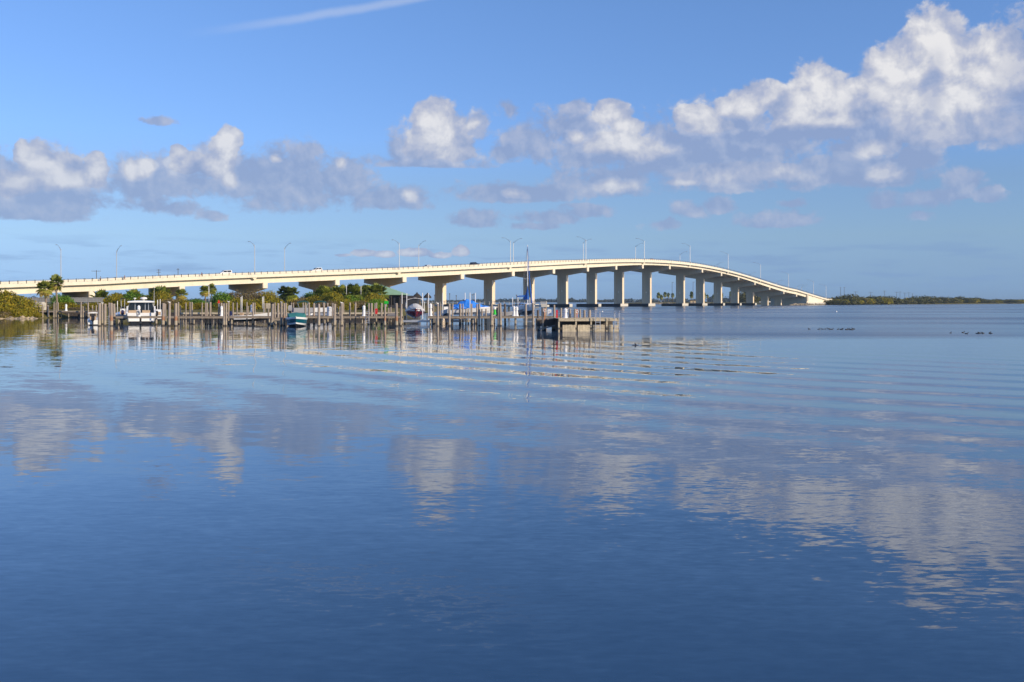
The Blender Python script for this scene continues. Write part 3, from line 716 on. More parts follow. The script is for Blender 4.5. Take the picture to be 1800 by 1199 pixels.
KN = {'m1': 'olive mangrove bush', 'm2': 'yellow-green mangrove bush', 'g1': 'bright green bush', 'b1': 'sparse brown scrub bush'}
WID = {'m1': 7, 'm2': 6, 'g1': 6, 'b1': 6}; HGT = {'m1': 3.8, 'm2': 3.2, 'g1': 3.6, 'b1': 3.6}
cnt = {}
for px, py, w, Z, k in sorted(BL):
    lft = px < 70; key = (k, lft); cnt[key] = cnt.get(key, 0) + 1
    p = at(px, Z); p.z = h_near(p.x, p.y) - 0.15
    sx = w / F * Z / WID[k]; sz = (zat(py, Z) - p.z) / HGT[k]
    place_bush(k, p, (sx, min(sx, 1.3), sz), rng.random() * 6.28 if abs(sx - 1) < .5 else (rng.random() - .5) * .6,
               '%s, %s of its kind from the left %s' % (KN[k], nth(cnt[key] - 1), 'on the rocky point' if lft else 'behind the docks'), 'bushes on the near shore')

def palm_proto(h, nf, seed, r=1.5):
    rg = np.random.default_rng(seed); t = link('palm_tree', None)
    d = MB(); bend = (rg.random() - .5) * .7
    d.tube([(0, 0, -.4), (bend * .3, 0, h * .4), (bend * .8, 0, h * .8), (bend, 0, h)], [.22, .17, .16, .19], 8); d.build('trunk', M['palmtrunk'], t)
    vs, fs, tn = [], [], []
    for k in range(nf):
        az = rg.random() * 6.28; el = -1.15 + 2.6 * rg.random() ** .9; el = min(el, 1.45)
        L = r * (.5 + .15 * rg.random()); u = np.array([math.cos(az) * math.cos(el), math.sin(az) * math.cos(el), math.sin(el)])
        c = np.array([bend, 0, h]) + u * L
        side = np.cross(u, [0, 0, 1.0]); side /= max(1e-6, np.linalg.norm(side)); up = np.cross(side, u)
        tint = rg.random() * (.55 if el > -.2 else 1.0) + (.35 if el < -.3 else 0)
        for q in range(11):                        # fan of blades
            a = (q / 10 - .5) * 3.6; bl = r * .62 * (1 - .25 * abs(a) / 1.8)
            dr = u * math.cos(a) + side * math.sin(a); tip = c + dr * bl - np.array([0, 0, .32 * bl * (1.2 - math.sin(max(el, 0)))])
            wv = np.cross(dr, up); wv = wv / np.linalg.norm(wv) * .085 * r
            mid = c + dr * bl * .55; o = len(vs)
            vs += [c, mid - wv, tip, mid + wv]; fs.append((o, o + 1, o + 2, o + 3)); tn += [tint] * 4
        o = len(vs); b0 = np.array([bend, 0, h]); vs += [b0 - side * .03, b0 + side * .03, c + side * .03, c - side * .03]; fs.append((o, o + 1, o + 2, o + 3)); tn += [tint] * 4
    me = bpy.data.meshes.new('crown'); me.from_pydata([tuple(v) for v in vs], [], fs); me.materials.append(M['palmleaf'])
    me.attributes.new('tint', 'FLOAT', 'POINT').data.foreach_set('value', np.array(tn, np.float32)); me.update()
    link('crown', me, t); return t
PALM = [[palm_proto(5.2, 60, 3), False, 5.2], [palm_proto(4.2, 66, 5, 1.7), False, 4.2], [palm_proto(6.0, 56, 9), False, 6.0]]
def place_palm(v, px, ytop, Z, label, group, base=None, sxy=None):
    t, used, h = PALM[v]; p = at(px, Z); p.z = base if base is not None else h_near(p.x, p.y)
    sc = (zat(ytop, Z) - p.z) / (h + 1.35); sx = sxy or max(.75, min(1.25, sc)); rz = rng.random() * 6.28
    if base is None:
        sx *= 1.12; s3 = (sx, sx, max(sx, sc)); p.z = min(p.z, zat(ytop, Z) - (h + 1.35) * sx)   # a short trunk: its foot is hidden in the scrub
    else: s3 = (sx, sx, sc)
    if used: return dup(t, p, rz, label, group, s3)
    PALM[v][1] = True; t.location = p; t.rotation_euler = (0, 0, rz); t.scale = s3; return tag(t, label, 'palm tree', group)
NP = 'palms on the near shore'
for v, px, y, Z, sx, lab in ((0, 82, 494, 203, 1.0, 'shorter palm of the pair standing before the bridge at left'), (2, 101, 485, 205, 1.0, 'taller palm of the pair standing before the bridge at left'),
        (1, 176, 513, 236, 1.3, 'leftmost low palm seen under the bridge right of the wooden fence'), (1, 205, 518, 240, 1.1, 'small low palm left of the white cabin cruiser roof'), (1, 232, 512, 232, 1.2, 'palm crown above the left edge of the white cabin cruiser'), (1, 278, 508, 228, 1.6, 'broad palm crown under the bridge right of the cruiser antenna'),
        (0, 320, 508, 245, .9, 'palm half hidden behind the second bridge cap from the left'), (0, 362, 502, 232, .8, 'shaggy palm with brown skirt hanging under its crown'), (2, 371, 500, 262, .8, 'thin tall palm just right of the shaggy palm'),
        (0, 500, 503, 226, 1.05, 'left palm of the close pair in the gap under the bridge'), (0, 514, 504, 224, 1.15, 'right palm of the close pair in the gap under the bridge'),
        (1, 572, 507, 224, 1.4, 'palm crown just right of the bridge pier with green scrub below'), (1, 587, 508, 234, 1.3, 'dark palm between two others behind the white dock locker'), (1, 601, 505, 230, 1.35, 'round dark palm crown left of the green roof'),
        (1, 622, 503, 226, 1.35, 'palm in front of the left end of the green roof'), (1, 634, 506, 240, 1.3, 'palm directly in front of the green roof'), (1, 648, 505, 236, 1.3, 'palm in front of the right part of the green roof'), (1, 661, 502, 228, 1.35, 'palm leaning against the third full bridge pier')):
    place_palm(v, px, y, Z, lab, NP, None, sx)
FP = 'far palms beyond the bridge'
for k, (px, y, sx) in enumerate(((1139, 513.5, 1.5), (1158, 515, 1.5), (1168.5, 513.5, 1.5), (1163, 519, 1.3), (1175, 515, 1.4), (1183, 515.5, 1.4), (1216, 513.5, 1.5), (1232, 515, 1.4), (1238, 515, 1.4), (1243, 518, 1.2), (1255, 517.5, 1.3), (1268, 514, 1.5), (1284, 512, 1.6), (1291, 512, 1.6), (1298, 510, 1.6), (1312, 512, 1.6), (1318, 514, 1.5))):
    place_palm((0, 1, 0, 1, 2)[k % 5], px, y, 1075 + (k * 37 % 50), 'distant dark palm seen under the bridge, %s from the left' % nth(k), FP, 0.8, sx * .92)

# wooded bank to the right: individual far trees
def tree_proto(w, h, n, size, mat, name='broadleaf_tree'):
    t = link(name, None)
    L = lobes_bush(w, w * .8, h, 11); link('crown', leaf_mesh('crown', L, n, size, mat, 1.2), t)
    d = MB(); d.tube([(0, 0, -1), (.2, 0, h * .3), (.1, .1, h * .7)], [.35, .28, .1], 6)
    for a in (0.5, 2.6, 4.4): d.tube([(.1, 0, h * .25), (math.cos(a) * w * .18, math.sin(a) * w * .18, h * .5)], [.16, .06], 5)
    d.build('trunk', M['trunk'], t); return t
TREE = [[tree_proto(16, 9, 2600, .55, M['farleaf']), False], [tree_proto(13, 8, 2200, .55, M['mangrove']), False], [tree_proto(14, 9, 2400, .55, M['farleaf']), False]]
def place_tree(v, loc, sc, label, group):
    t, used = TREE[v]; rz = rng.random() * 6.28
    if used: return dup(t, loc, rz, label, group, sc)
    TREE[v][1] = True; t.location = loc; t.rotation_euler = (0, 0, rz); t.scale = sc; return tag(t, label, 'tree', group)
top = [(1466, 527), (1474, 524), (1484, 519.5), (1492, 518), (1500, 523), (1508, 521.5), (1516, 523), (1524, 522), (1532, 521), (1540, 521.5), (1548, 519.5), (1556, 522.5), (1565, 521), (1574, 523), (1582, 527), (1590, 526.5), (1597, 521.5), (1606, 524), (1613, 521), (1621, 521), (1629, 521), (1637, 521.5), (1646, 524), (1655, 524), (1664, 525), (1674, 524.5), (1684, 523.5), (1694, 525), (1704, 524), (1715, 525), (1727, 527), (1740, 527.5), (1755, 527.5), (1770, 528), (1785, 527), (1800, 528), (1815, 527)]
for k, (px, y) in enumerate(top):
    rr = (px - CX) / F; X0 = 226.0
    Z = 838 + (px - 1457) * 1.25 + (k * 53 % 23); X = rr * Z
    hz = zat(y, Z) - 0.6; sx = (1.05 + .25 * rng.random()) * (1 + (px - 1460) / 1200)
    place_tree((0, 1, 2)[k % 3] if px not in (1484, 1492, 1597) else 1 if px == 1597 else 0, Vector((X, Z, 0.4 if px < 1640 else 1.5)), (sx, sx, max(.3, hz / 8.3)), 'scrubby tree on the low bank beyond the bridge end, %s from the bridge' % nth(k), 'trees on the low bank right of the bridge')
for k, (px, y) in enumerate(((1308, 514), (1325, 517), (1343, 519), (1362, 521), (1382, 522), (1330, 522), (1350, 523))):
    Z = 1060 + k * 9; place_tree(2, Vector(((px - CX) / F * Z, Z, 0.8)), (1.1, 1.1, (zat(y, Z) - .8) / 8.3), 'tree seen through the low spans of the bridge, %s from the left' % nth(k), 'trees behind the low spans')
# far shore across the lagoon: one continuous wood
def far_wood():
    L = []; 
    for k in range(520):
        u = k / 520; X = -2600 + 5600 * u; Y = 2650 + 160 * math.sin(u * 19) + rng.random() * 120
        hh = (7 + 5 * rng.random() + 3 * math.sin(u * 57)) * (1.0 + 0.25 * math.sin(u * 23 + 1))
        L.append(((X, Y, hh * .45), (11 + 8 * rng.random(), 12, hh * .55)))
    return leaf_mesh('far_shore_wood', L, 60000, 2.2, M['farwood'], 1.3, .45)
tag(link('far_shore_wood', far_wood()), 'dark hazy line of trees along the far shore of the lagoon', 'wood', kind='stuff')
d = MB(); d.rings([[(x, 2600 + 130 * math.sin(x * .004), -1), (x, 2606 + 130 * math.sin(x * .004), .6), (x, 3100, 1.5), (x, 3100, -1)] for x in range(-2800, 3300, 120)]); tag(d.build('far_shore_ground', M['earth']), 'low far shore under the tree line', 'ground', kind='structure')
# sandy strip and boulders
ROCK = []
for k in range(4):
    b = bmesh.new(); bmesh.ops.create_icosphere(b, subdivisions=2, radius=.5)
    ax = rng.normal(size=(7, 3)); ax /= np.linalg.norm(ax, axis=1)[:, None]; cut = .26 + .16 * rng.random(7)
    for v in b.verts:
        p = np.array(v.co)
        for a, c in zip(ax, cut):
            e = p @ a
            if e > c: p = p - a * (e - c) * .9
        v.co = p * (1 + .05 * rng.normal())
    me = bpy.data.meshes.new('boulder'); b.to_mesh(me); b.free(); me.materials.append(M['rock']); ROCK.append(me)
for k in range(64):
    px = -30 + 88 * (k / 64) + rng.random() * 4; Z = 182.2 + 4.8 * rng.random(); p = at(px, Z); p.z = h_near(p.x, p.y) + .12
    if p.z < -.35: p.z = -.2
    o = link('boulder', ROCK[k % 4], None, p, rng.random() * 6.28); s = .7 + rng.random() * 1.1; o.scale = (s * 1.3, s, s * .75); o.rotation_euler = (rng.normal() * .3, rng.normal() * .3, rng.random() * 6)
    tag(o, 'pale tan boulder among the rocks at the water edge below the left bushes', 'rock', 'boulders of the rocky point')
def riprap(name, pts, n, w, size, label):
    vs = []; mb = MB(); base = [(v.co.x, v.co.y, v.co.z) for v in ROCK[0].vertices]; fc = [tuple(f.vertices) for f in ROCK[0].polygons]
    for k in range(n):
        u = rng.random() * (len(pts) - 1); i = int(u); t = u - i; a, b = pts[i], pts[i + 1]
        q = rng.random(); c = (a[0] * (1 - t) + b[0] * t + (q - .5) * w, a[1] * (1 - t) + b[1] * t + q * w, -.1 + q * 1.0)
        s = size * (.6 + .8 * rng.random()); an = rng.random() * 6.28; ca, sa = math.cos(an), math.sin(an)
        mb.add([(c[0] + (x * ca - y * sa) * s * 1.3, c[1] + (x * sa + y * ca) * s, c[2] + z * s * .8) for x, y, z in base], fc)
    return tag(mb.build(name, M['rockd']), label, 'riprap', kind='stuff')
pe = [P(s, -1.5, z=0) for s in (572, 590, 605, 620, 650, 690)]
riprap('riprap', [(p.x, p.y) for p in pe], 260, 5, 2.0, 'band of grey riprap along the waterline at the far bridge end')
pf = [at(px, Z) for px, Z in ((1128, 1022), (1180, 1021), (1240, 1020), (1300, 1018), (1360, 980), (1385, 930))]
riprap('riprap', [(p.x, p.y) for p in pf], 260, 6, 2.4, 'pale band of riprap along the shore seen beneath the bridge spans')
d = MB(); c = [P(s, -1.0, z=0) for s in (612, 640, 668, 690)]
d.rings([[(p.x, p.y, .2), (p.x, p.y, 2.1), (p.x - .2, p.y + 2.5, 2.1), (p.x - .2, p.y + 2.5, .2)] for p in c]); tag(d.build('seawall', M['fendlight']), 'low pale concrete seawall along the foot of the bridge approach', 'seawall')

# ------------------------------------------------------------------ pilings
def pile_mesh(k, mat):
    d = MB(); rg = random.Random(k); prof = []
    for z in (-2, -.2, .4, 1.2, 2.0, 2.85, 2.97, 3.0): prof.append((.185 + rg.uniform(-.012, .012) - .008 * max(0, z), z))
    prof[-1] = (.13, 3.0); d.lathe(prof, (0, 0, 0), 12)
    for q in (.5, .95, 1.7): d.lathe([(.19, q), (.20, q + .02), (.19, q + .04)], (rg.uniform(-.004, .004), 0, 0), 12)
    o = d.build('mooring_piling', M[mat], None, True); me = o.data; bpy.data.objects.remove(o); return me
PM = {'pile': [pile_mesh(k, 'pile') for k in range(3)], 'pile_rust': [pile_mesh(k + 5, 'pile_rust') for k in range(2)], 'pile_dark': [pile_mesh(k + 9, 'pile_dark') for k in range(2)]}
# per row: list of (column px, width px, row of top, kind)
ROWS = {
 'front': (129.0, 'tall piling in open water before the docks', [(174.5,5.5,533,''),(184.5,5,534,''),(195.8,5.6,532.5,'r'),(286.5,6,533,'r'),(297.5,4.8,532,''),(309,5.6,533,'r'),(393.6,3.6,533,''),(397.2,3.8,533,''),(478,5.3,534,''),(494.6,4.6,532,''),(499.3,4,533,'r'),(560.5,5,534,''),(588,4.5,534,''),(600.5,5,533,''),(676.5,4.2,535,'r'),(697,5.6,533,'r'),(704.4,4.2,534,''),(769.5,4.3,534,''),(790,4.6,534,''),(842.5,4.4,534,''),(864,5.3,534,''),(875.6,2.8,534,''),(880,5,533,''),(924.3,4.3,534,''),(937,4.1,533,''),(945.5,4.8,545,'d')]),
 'dock': (138.5, 'piling along the front dock', [(179.8,3.2,533.5,''),(191.5,3,532,''),(201,5,534,''),(291.5,2.6,534,''),(314,2.8,531,''),(334,2.4,531,''),(337.4,2.8,531,''),(361.5,3.2,532,''),(365,2.8,532,''),(369.5,4,531,''),(384.6,3.2,533,''),(388.7,3.8,532.5,''),(401.5,3,531,''),(409.5,2.8,532,''),(434,2.4,531,''),(445,3.2,532,''),(472,3.4,533,''),(483.3,3,532,''),(489,4.6,533,''),(502.5,3.2,533,''),(536.6,3,532,''),(543,3.4,532,''),(552,3.4,533,'r'),(570,3.8,532,''),(576,3,532.5,''),(584.3,3,532.5,''),(615,3.4,532,''),(624.5,3.4,532,''),(648,3.4,533,''),(653,4.4,533,''),(658,2.4,533,''),(661.5,3,532,''),(670.5,3.5,533,''),(762,3,535,''),(774,3,534,''),(795,3.5,534,''),(809,4.8,534,''),(813.5,2.8,534,''),(829,4,534,''),(838.4,3,534.5,''),(847,3,543,''),(854,3,543,''),(819,2.8,543,''),(823,2.8,543,''),(888,4,534,'d')]),
 'rear': (176.0, 'piling along the rear dock', [(317.5,1.9,537,''),(326.8,2.1,532,''),(354.9,2.2,531.7,''),(417,2.5,532,''),(436.5,1.8,538,''),(448.6,2.2,532,''),(465.3,2.2,533,''),(509.8,2,538,''),(512.9,2.3,532,''),(515.8,2.3,532,''),(533,2.4,532,''),(592.5,2,540,''),(597.2,2.6,539,''),(604,2.5,532,''),(641,2.2,533,''),(683,2.6,541,''),(687,2.6,540,'')]),
 'left': (190.0, 'piling along the short left dock', [(45,2.2,548,'d'),(53.4,2.8,531.5,''),(56.8,2,548,''),(62.5,2.6,531,''),(69,2.5,535.5,''),(75.2,2.3,535,''),(85,3.4,537,''),(94.6,2.2,531.5,''),(98.3,1.8,532,''),(101.8,3,531.5,''),(142.2,2.8,531,''),(146,2,538,''),(148.8,2,538,''),(155.4,2.8,532,''),(162.4,2.2,537,''),(169,2.2,537,'')]),
 'platform': (107.5, 'short thick piling on the platform', [(954.3,4,542,''),(974.7,4.4,536,''),(986,4,541.5,''),(1002,4.6,543,''),(1010.2,4.4,543,''),(1019.7,4,544,''),(1027.5,4.5,545,''),(1036.2,5.4,545,'')]),
}
PILE_AT = {}
for row, (Z, lab, L) in ROWS.items():
    n = 0
    for k, (px, w, top, kind) in enumerate(L):
        jz = Z + (random.uniform(-1.2, 1.2) if row != 'platform' else random.uniform(0, 3))
        key = {'': 'pile', 'r': 'pile_rust', 'd': 'pile_dark'}[kind]
        p = at(px, jz); ztop = zat(top, jz)
        o = link('mooring_piling', random.choice(PM[key]), None, p, random.uniform(0, 6.28))
        r = w * jz / F / .37; o.scale = (r, r, 1); p.z = ztop - 3.0; o.location = p
        if p.z < -.2 and row != 'left' or ztop < 2.2: o.scale = (r, r, (ztop + 1.0) / 4.0); o.location.z = ztop - 3.0 * o.scale[2]
        o.rotation_euler = (random.gauss(0, .008), random.gauss(0, .015) + (.035 if px == 880 else 0), random.uniform(0, 6.28))
        pre = {'': 'weathered ', 'r': 'rust-stained ', 'd': 'dark '}[kind]
        tag(o, pre + lab + ', %s from the left' % nth(k), 'piling', {'front': 'pilings in the open water before the front dock', 'dock': 'pilings along the front dock', 'rear': 'pilings along the rear dock', 'left': 'pilings along the left dock', 'platform': 'pilings on the plank platform'}[row])
        PILE_AT[(row, px)] = (o, Vector((p.x, p.y, ztop)))

# ------------------------------------------------------------------ docks
def dock(label, px0, px1, Z, ztop, depth, thick, mat, posts, step=2.6, postr=.11):
    a, b = at(px0, Z), at(px1, Z); t = thing('wooden_dock', label, 'dock', Vector(((a.x + b.x) / 2, Z, 0)))
    L = (b.x - a.x); x0 = -L / 2
    d = MB(); x = x0
    while x < L / 2 - .01:                          # boards laid across
        w = min(.24, L / 2 - x); d.box((x + w / 2 - .005, depth / 2, ztop - .025 + random.uniform(-.006, .006)), (w - .015, depth, .05)); x += .24
    d.build('deck', M[mat], t)
    d = MB(); x = x0
    while x < L / 2 - .01:
        w = min(4.9, L / 2 - x); d.box((x + w / 2, .06 + random.uniform(0, .03), ztop - .05 - thick / 2 + random.uniform(-.01, .01)), (w - .02, .07, thick)); x += 4.9
    d.build('fascia_board', M[mat], t)
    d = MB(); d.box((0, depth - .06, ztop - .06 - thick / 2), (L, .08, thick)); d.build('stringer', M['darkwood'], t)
    if posts:
        n = int(L / step)
        for k in range(n + 1):
            d = MB(); d.tube([(x0 + .3 + (L - .6) * k / max(1, n), depth * (.2 + .6 * (k % 2)), -1.2), (x0 + .3 + (L - .6) * k / max(1, n), depth * (.2 + .6 * (k % 2)), ztop - .06)], postr + random.uniform(-.02, .03), 8); d.build('post', M['pile'], t)
    return t
dock('long weathered front dock running across behind the tall pilings, its left half', 203, 476, 136, 1.15, 1.8, .24, 'deck', True)
dock('front dock continuing between the dark box piling and the red boat', 500, 706, 136.5, 1.15, 1.8, .24, 'deck', True)
dock('front dock length between the lifted red boat and the leaning piling', 752, 985, 136.2, 1.15, 2.0, .26, 'deck', True)
dock('short lower plank landing beside the teal boat', 480, 497, 134, .98, 1.4, .34, 'deck', True, 1.2)
dock('pale rear dock along the foot of the bushes', 318, 700, 176, 1.22, 1.8, .26, 'decklight', True)
dock('short left dock in front of the wooden fence', 44, 176, 190, 1.36, 2.0, .22, 'deck', True, 1.9)
for px, Z0, Z1, lab in ((206, 138, 188, 'left finger dock running back from the front dock to shore'), (512, 138.4, 174, 'middle finger dock running back behind the teal boat'), (690, 138.4, 196, 'right finger dock running back left of the red boat')):
    t = thing('finger_dock', lab, 'dock', at(px, Z0)); n = Z1 - Z0; dx = (at(px, Z1).x - at(px, Z0).x)
    d = MB(); d.hexa([(-.8, 0, 1.02), (.8, 0, 1.02), (dx + .8, n, 1.02), (dx - .8, n, 1.02), (-.8, 0, 1.1), (.8, 0, 1.1), (dx + .8, n, 1.1), (dx - .8, n, 1.1)]); d.build('deck', M['deck'], t)
    for k in range(int(n / 6) + 1):
        for s_ in (-.7, .7):
            u = (k + .5) * 6 / n
            if u < 1: d = MB(); d.tube([(dx * u + s_, n * u, -1), (dx * u + s_, n * u, 1.05)], .12, 8); d.build('post', M['pile'], t)
# dark seawall under the left and rear docks
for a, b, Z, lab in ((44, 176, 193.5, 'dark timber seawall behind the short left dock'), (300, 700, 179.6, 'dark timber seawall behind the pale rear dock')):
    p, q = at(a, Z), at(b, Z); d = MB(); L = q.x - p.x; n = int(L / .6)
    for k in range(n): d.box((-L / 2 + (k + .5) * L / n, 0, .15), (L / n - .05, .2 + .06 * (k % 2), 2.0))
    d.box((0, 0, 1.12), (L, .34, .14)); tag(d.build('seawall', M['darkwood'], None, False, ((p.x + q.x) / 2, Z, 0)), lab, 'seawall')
# plank platform at the right end
Zp = 105.0; a, b = at(981, Zp), at(1089.3, Zp); Lp = b.x - a.x
t = thing('plank_platform', 'square-ended wooden platform with slatted panels at the right end of the docks', 'dock', Vector(((a.x + b.x) / 2, Zp, 0)), R(7)); X0 = -Lp / 2
d = MB(); x = X0
while x < Lp / 2 - .01: w = min(.24, Lp / 2 - x); d.box((x + w / 2, 3.4, 1.375 + random.uniform(-.006, .006)), (w - .014, 6.8, .05)); x += .24
d.build('deck', M['decklight'], t)
d = MB()
for u0, u1 in ((0, .265), (.265, .52), (.52, .79), (.79, 1)): d.box((X0 + Lp * (u0 + u1) / 2, .03, 1.22 + random.uniform(-.012, .012)), (Lp * (u1 - u0) - .03, .1, .24))
d.build('rim_board', M['decklight'], t)
d = MB(); d.box((0, .02, .33), (Lp * .99, .09, .2)); d.box((0, 2.6, .45), (Lp * .97, .1, 1.75)); d.build('rail_and_shade_sheet', M['darkwood'], t)  # lower rail, and an added dark sheet for the shade under the deck
for u0, u1 in ((.065, .275), (.315, .52), (.565, .76), (.83, .90), (.915, .985)):
    d = MB(); n = int((u1 - u0) * Lp / .16)
    for k in range(n): d.box((X0 + Lp * (u0 + (u1 - u0) * (k + .5) / n), -.055 - .008 * (k % 2), .29 + random.uniform(-.02, .02)), ((u1 - u0) * Lp / n - .018, .05, .84))
    d.build('slatted_panel', M['decklight'], t)
for u in (.01, .29, .54, .80, .985):
    d = MB(); d.box((X0 + Lp * u, .12, .2), (.16, .16, 2.2)); d.build('post', M['decklight'], t)
for u in (.1, .35, .6, .85):
    for y in (3, 6): d = MB(); d.tube([(X0 + Lp * u, y, -1), (X0 + Lp * u, y, 1.35)], .14, 8); d.build('post', M['pile'], t)
# dark wing of the platform
p, q = at(944, 109), at(981, 107); t = thing('timber_bulkhead', 'dark timber bulkhead with diagonal brace left of the plank platform', 'bulkhead', Vector((p.x, 109, 0)))
L = q.x - p.x; d = MB(); d.box((L / 2, 2.5, 1.22), (L, 5.0, .08)); d.build('deck', M['deck'], t)
d = MB(); d.box((L / 2, 0, .82), (L, .16, .72)); d.build('face_board', M['darkwood'], t)
d = MB(); d.beam((.2, -.12, .12), (L * .9, -.12, .55), .08, .16); d.build('brace', M['fence'], t)
for u in (.1, .38, .8):
    d = MB(); d.tube([(L * u, .2, -1), (L * u, .2, 1.15)], .17, 8); d.build('post', M['pile_dark'], t)
# ladders
def ladder(px, Z, zb, zt, label, hoop):
    t = thing('boat_ladder', label, 'ladder', at(px, Z))
    for s_ in (-.24, .24):
        d = MB(); pa = [(s_, 0, zb), (s_, 0, zt)]
        if hoop: pa += [(s_, .12, zt + .16), (s_, .5, zt + .2), (s_, .68, zt), (s_, .7, zt - .65)]
        d.tube(pa, .035, 6); d.build('side_rail', M['alu'], t)
    d = MB(); z = zb + .2
    while z < zt - (.7 if hoop else .1): d.box((0, 0, z), (.46, .06, .05)); z += .3
    d.build('rung', M['alu'], t)
ladder(1051, 104.6, .2, 1.98, 'left silver swim ladder hooped over the platform edge', True)
ladder(1085, 104.6, .2, 1.95, 'right silver swim ladder at the corner of the platform', True)
ladder(645.5, 135.6, .1, 2.2, 'grey aluminium ladder standing on the front dock face left of the red box', False)
ladder(188.5, 134.6, .0, 1.3, 'dark-backed ladder hanging from the dock left of the cruiser', False)

# ------------------------------------------------------------------ dock furniture
def pedestal(px, Z, ytop, ybot, label, color='white', w=1.0):
    t = thing('dock_pedestal', label, 'dock pedestal', at(px, Z, zat(ybot, Z))); H = zat(ytop, Z) - zat(ybot, Z); r = .22 * w
    d = MB(); d.lathe([(r * 1.35, 0), (r * 1.3, .06), (r * 1.0, H * .12), (r * .62, H * .62)], n=10); d.build('base', M[color], t)
    d = MB(); d.lathe([(r * .95, H * .62), (r * 1.0, H * .66), (r * .85, H * .82)], n=10); d.build('lantern', M['gel'], t)
    d = MB(); d.lathe([(r * 1.1, H * .82), (r * 1.0, H * .86), (r * .35, H * .97), (r * .1, H)], n=10); d.build('cap', M['white'], t)
    return t
for a in ((116.2, 189, 534.5, 546.5, 'white lighthouse-shaped pedestal alone on the short left dock'), (244, 134.6, 536.5, 556, 'white pedestal on the front dock before the white cabin cruiser'), (389.6, 137.4, 537.5, 556, 'white pedestal right of the red triangle marker'), (441.8, 176.4, 535.5, 549, 'thin white pedestal on the rear dock between two white poles'),
          (639.6, 137, 536.5, 556, 'slim white pedestal left of the grey dock ladder'), (757, 139, 533, 556, 'white pedestal just right of the red boat lift'), (869.5, 139, 538.5, 553, 'green and white pedestal left of the leaning piling', 'signgreen'), (903.5, 137.4, 537.5, 556, 'left white pedestal of the two beside the sailboat'), (908.3, 137.4, 538.5, 556, 'right white pedestal of the two beside the sailboat'), (994, 107, 541.5, 560, 'white pedestal standing on the plank platform')):
    pedestal(*a)
def locker(px, Z, w, ytop, ybot, mats, label, name='dock_locker', cat='locker'):
    t = thing(name, label, cat, at(px, Z, zat(ybot, Z))); H = zat(ytop, Z) - zat(ybot, Z); W = w / F * Z
    d = MB(); d.rings([[(x * W / 2 * k, y * W * .4 * k, z) for x, y in ((-1, -1), (1, -1), (1, 1), (-1, 1))] for k, z in ((.9, 0), (.94, H * .1), (1, H * .8))]); d.build('body', M[mats[0]], t)
    d = MB(); d.rings([[(x * W / 2 * k, y * W * .4 * k, z) for x, y in ((-1, -1), (1, -1), (1, 1), (-1, 1))] for k, z in ((1.07, H * .8), (1.07, H * .9), (.7, H))]); d.build('lid', M[mats[1]], t)
    d = MB(); d.box((0, -W * .42, H * .62), (W * .3, .04, .05)); d.build('latch', M['grey'], t)
    return t
locker(579, 138.2, 7, 539, 556, ('white', 'white'), 'large white dock box standing on the front dock behind the pilings')
locker(965.8, 107.6, 6.6, 544, 553.6, ('white', 'gel'), 'white bin on the dock left of the plank platform', 'waste_bin', 'bin')
locker(661.5, 134.6, 4, 542.5, 552, ('red', 'red'), 'red fire box fixed to the front dock right of the ladder', 'fire_box', 'fire box')
locker(979, 107, 2.8, 545, 559.4, ('red', 'red'), 'narrow red fire cabinet on the left edge of the platform', 'fire_box', 'fire box')
for px, Z, y0, y1, lab in ((957.6, 106.8, 543, 550, 'orange and white life ring board on the piling left of the bin'), (1014.3, 107, 544, 552, 'orange and white life ring board among the platform pilings')):
    t = thing('life_ring_board', lab, 'life ring', at(px, Z, zat(y1, Z))); H = zat(y0, Z) - zat(y1, Z)
    d = MB(); d.box((0, .03, H / 2), (.22, .03, H)); d.box((0, .05, -.3), (.07, .06, .9)); d.build('board', M['orange'], t)
    d = MB(); N = 14; d.rings([[(math.cos(2 * math.pi * k / N) * (.11 + .035 * math.cos(q)), -.02 + .035 * math.sin(q), H * .5 + math.sin(2 * math.pi * k / N) * (.15 + .035 * math.cos(q))) for q in (0, 1.57, 3.14, 4.71)] for k in range(N + 1)], cap=False); d.build('ring', M['white'], t)
def sign(px, Z, y0, y1, w, mat, label, shape, zpost):
    t = thing('channel_sign' if shape != 'panel' else 'notice_board', label, 'sign', at(px, Z, zat(y1, Z))); H = zat(y0, Z) - zat(y1, Z); W = w / F * Z
    d = MB(); pr = {'tri': [(-W / 2, 0), (W / 2, 0), (.06, H), (-.06, H)], 'sq': [(-W / 2, 0), (W / 2, 0), (W / 2, H), (-W / 2, H)], 'panel': [(-W / 2, 0), (W / 2, 0), (W / 2, H), (-W / 2, H)]}[shape]
    d.rings([[(x, y, z) for x, z in pr] for y in (-.02, .02)]); d.build('panel', M[mat], t)
    d = MB(); d.box((0, .06, H * .5 - zpost), (.07, .07, H * .9 + zpost * 2 - .2)); d.build('post', M['galv' if shape != 'panel' else 'deck'], t)
sign(384.6, 137.6, 527.5, 533, 4.4, 'signred', 'red triangular day marker on top of a dock piling', 'tri', .3)
sign(679.2, 128.6, 529.3, 534, 7.2, 'signgreen', 'square green day marker on a rust-stained piling', 'sq', .25)
sign(471.5, 133, 533, 542.5, 7.6, 'decklight', 'blank weathered board nailed beside the big piling left of the teal boat', 'panel', .5)
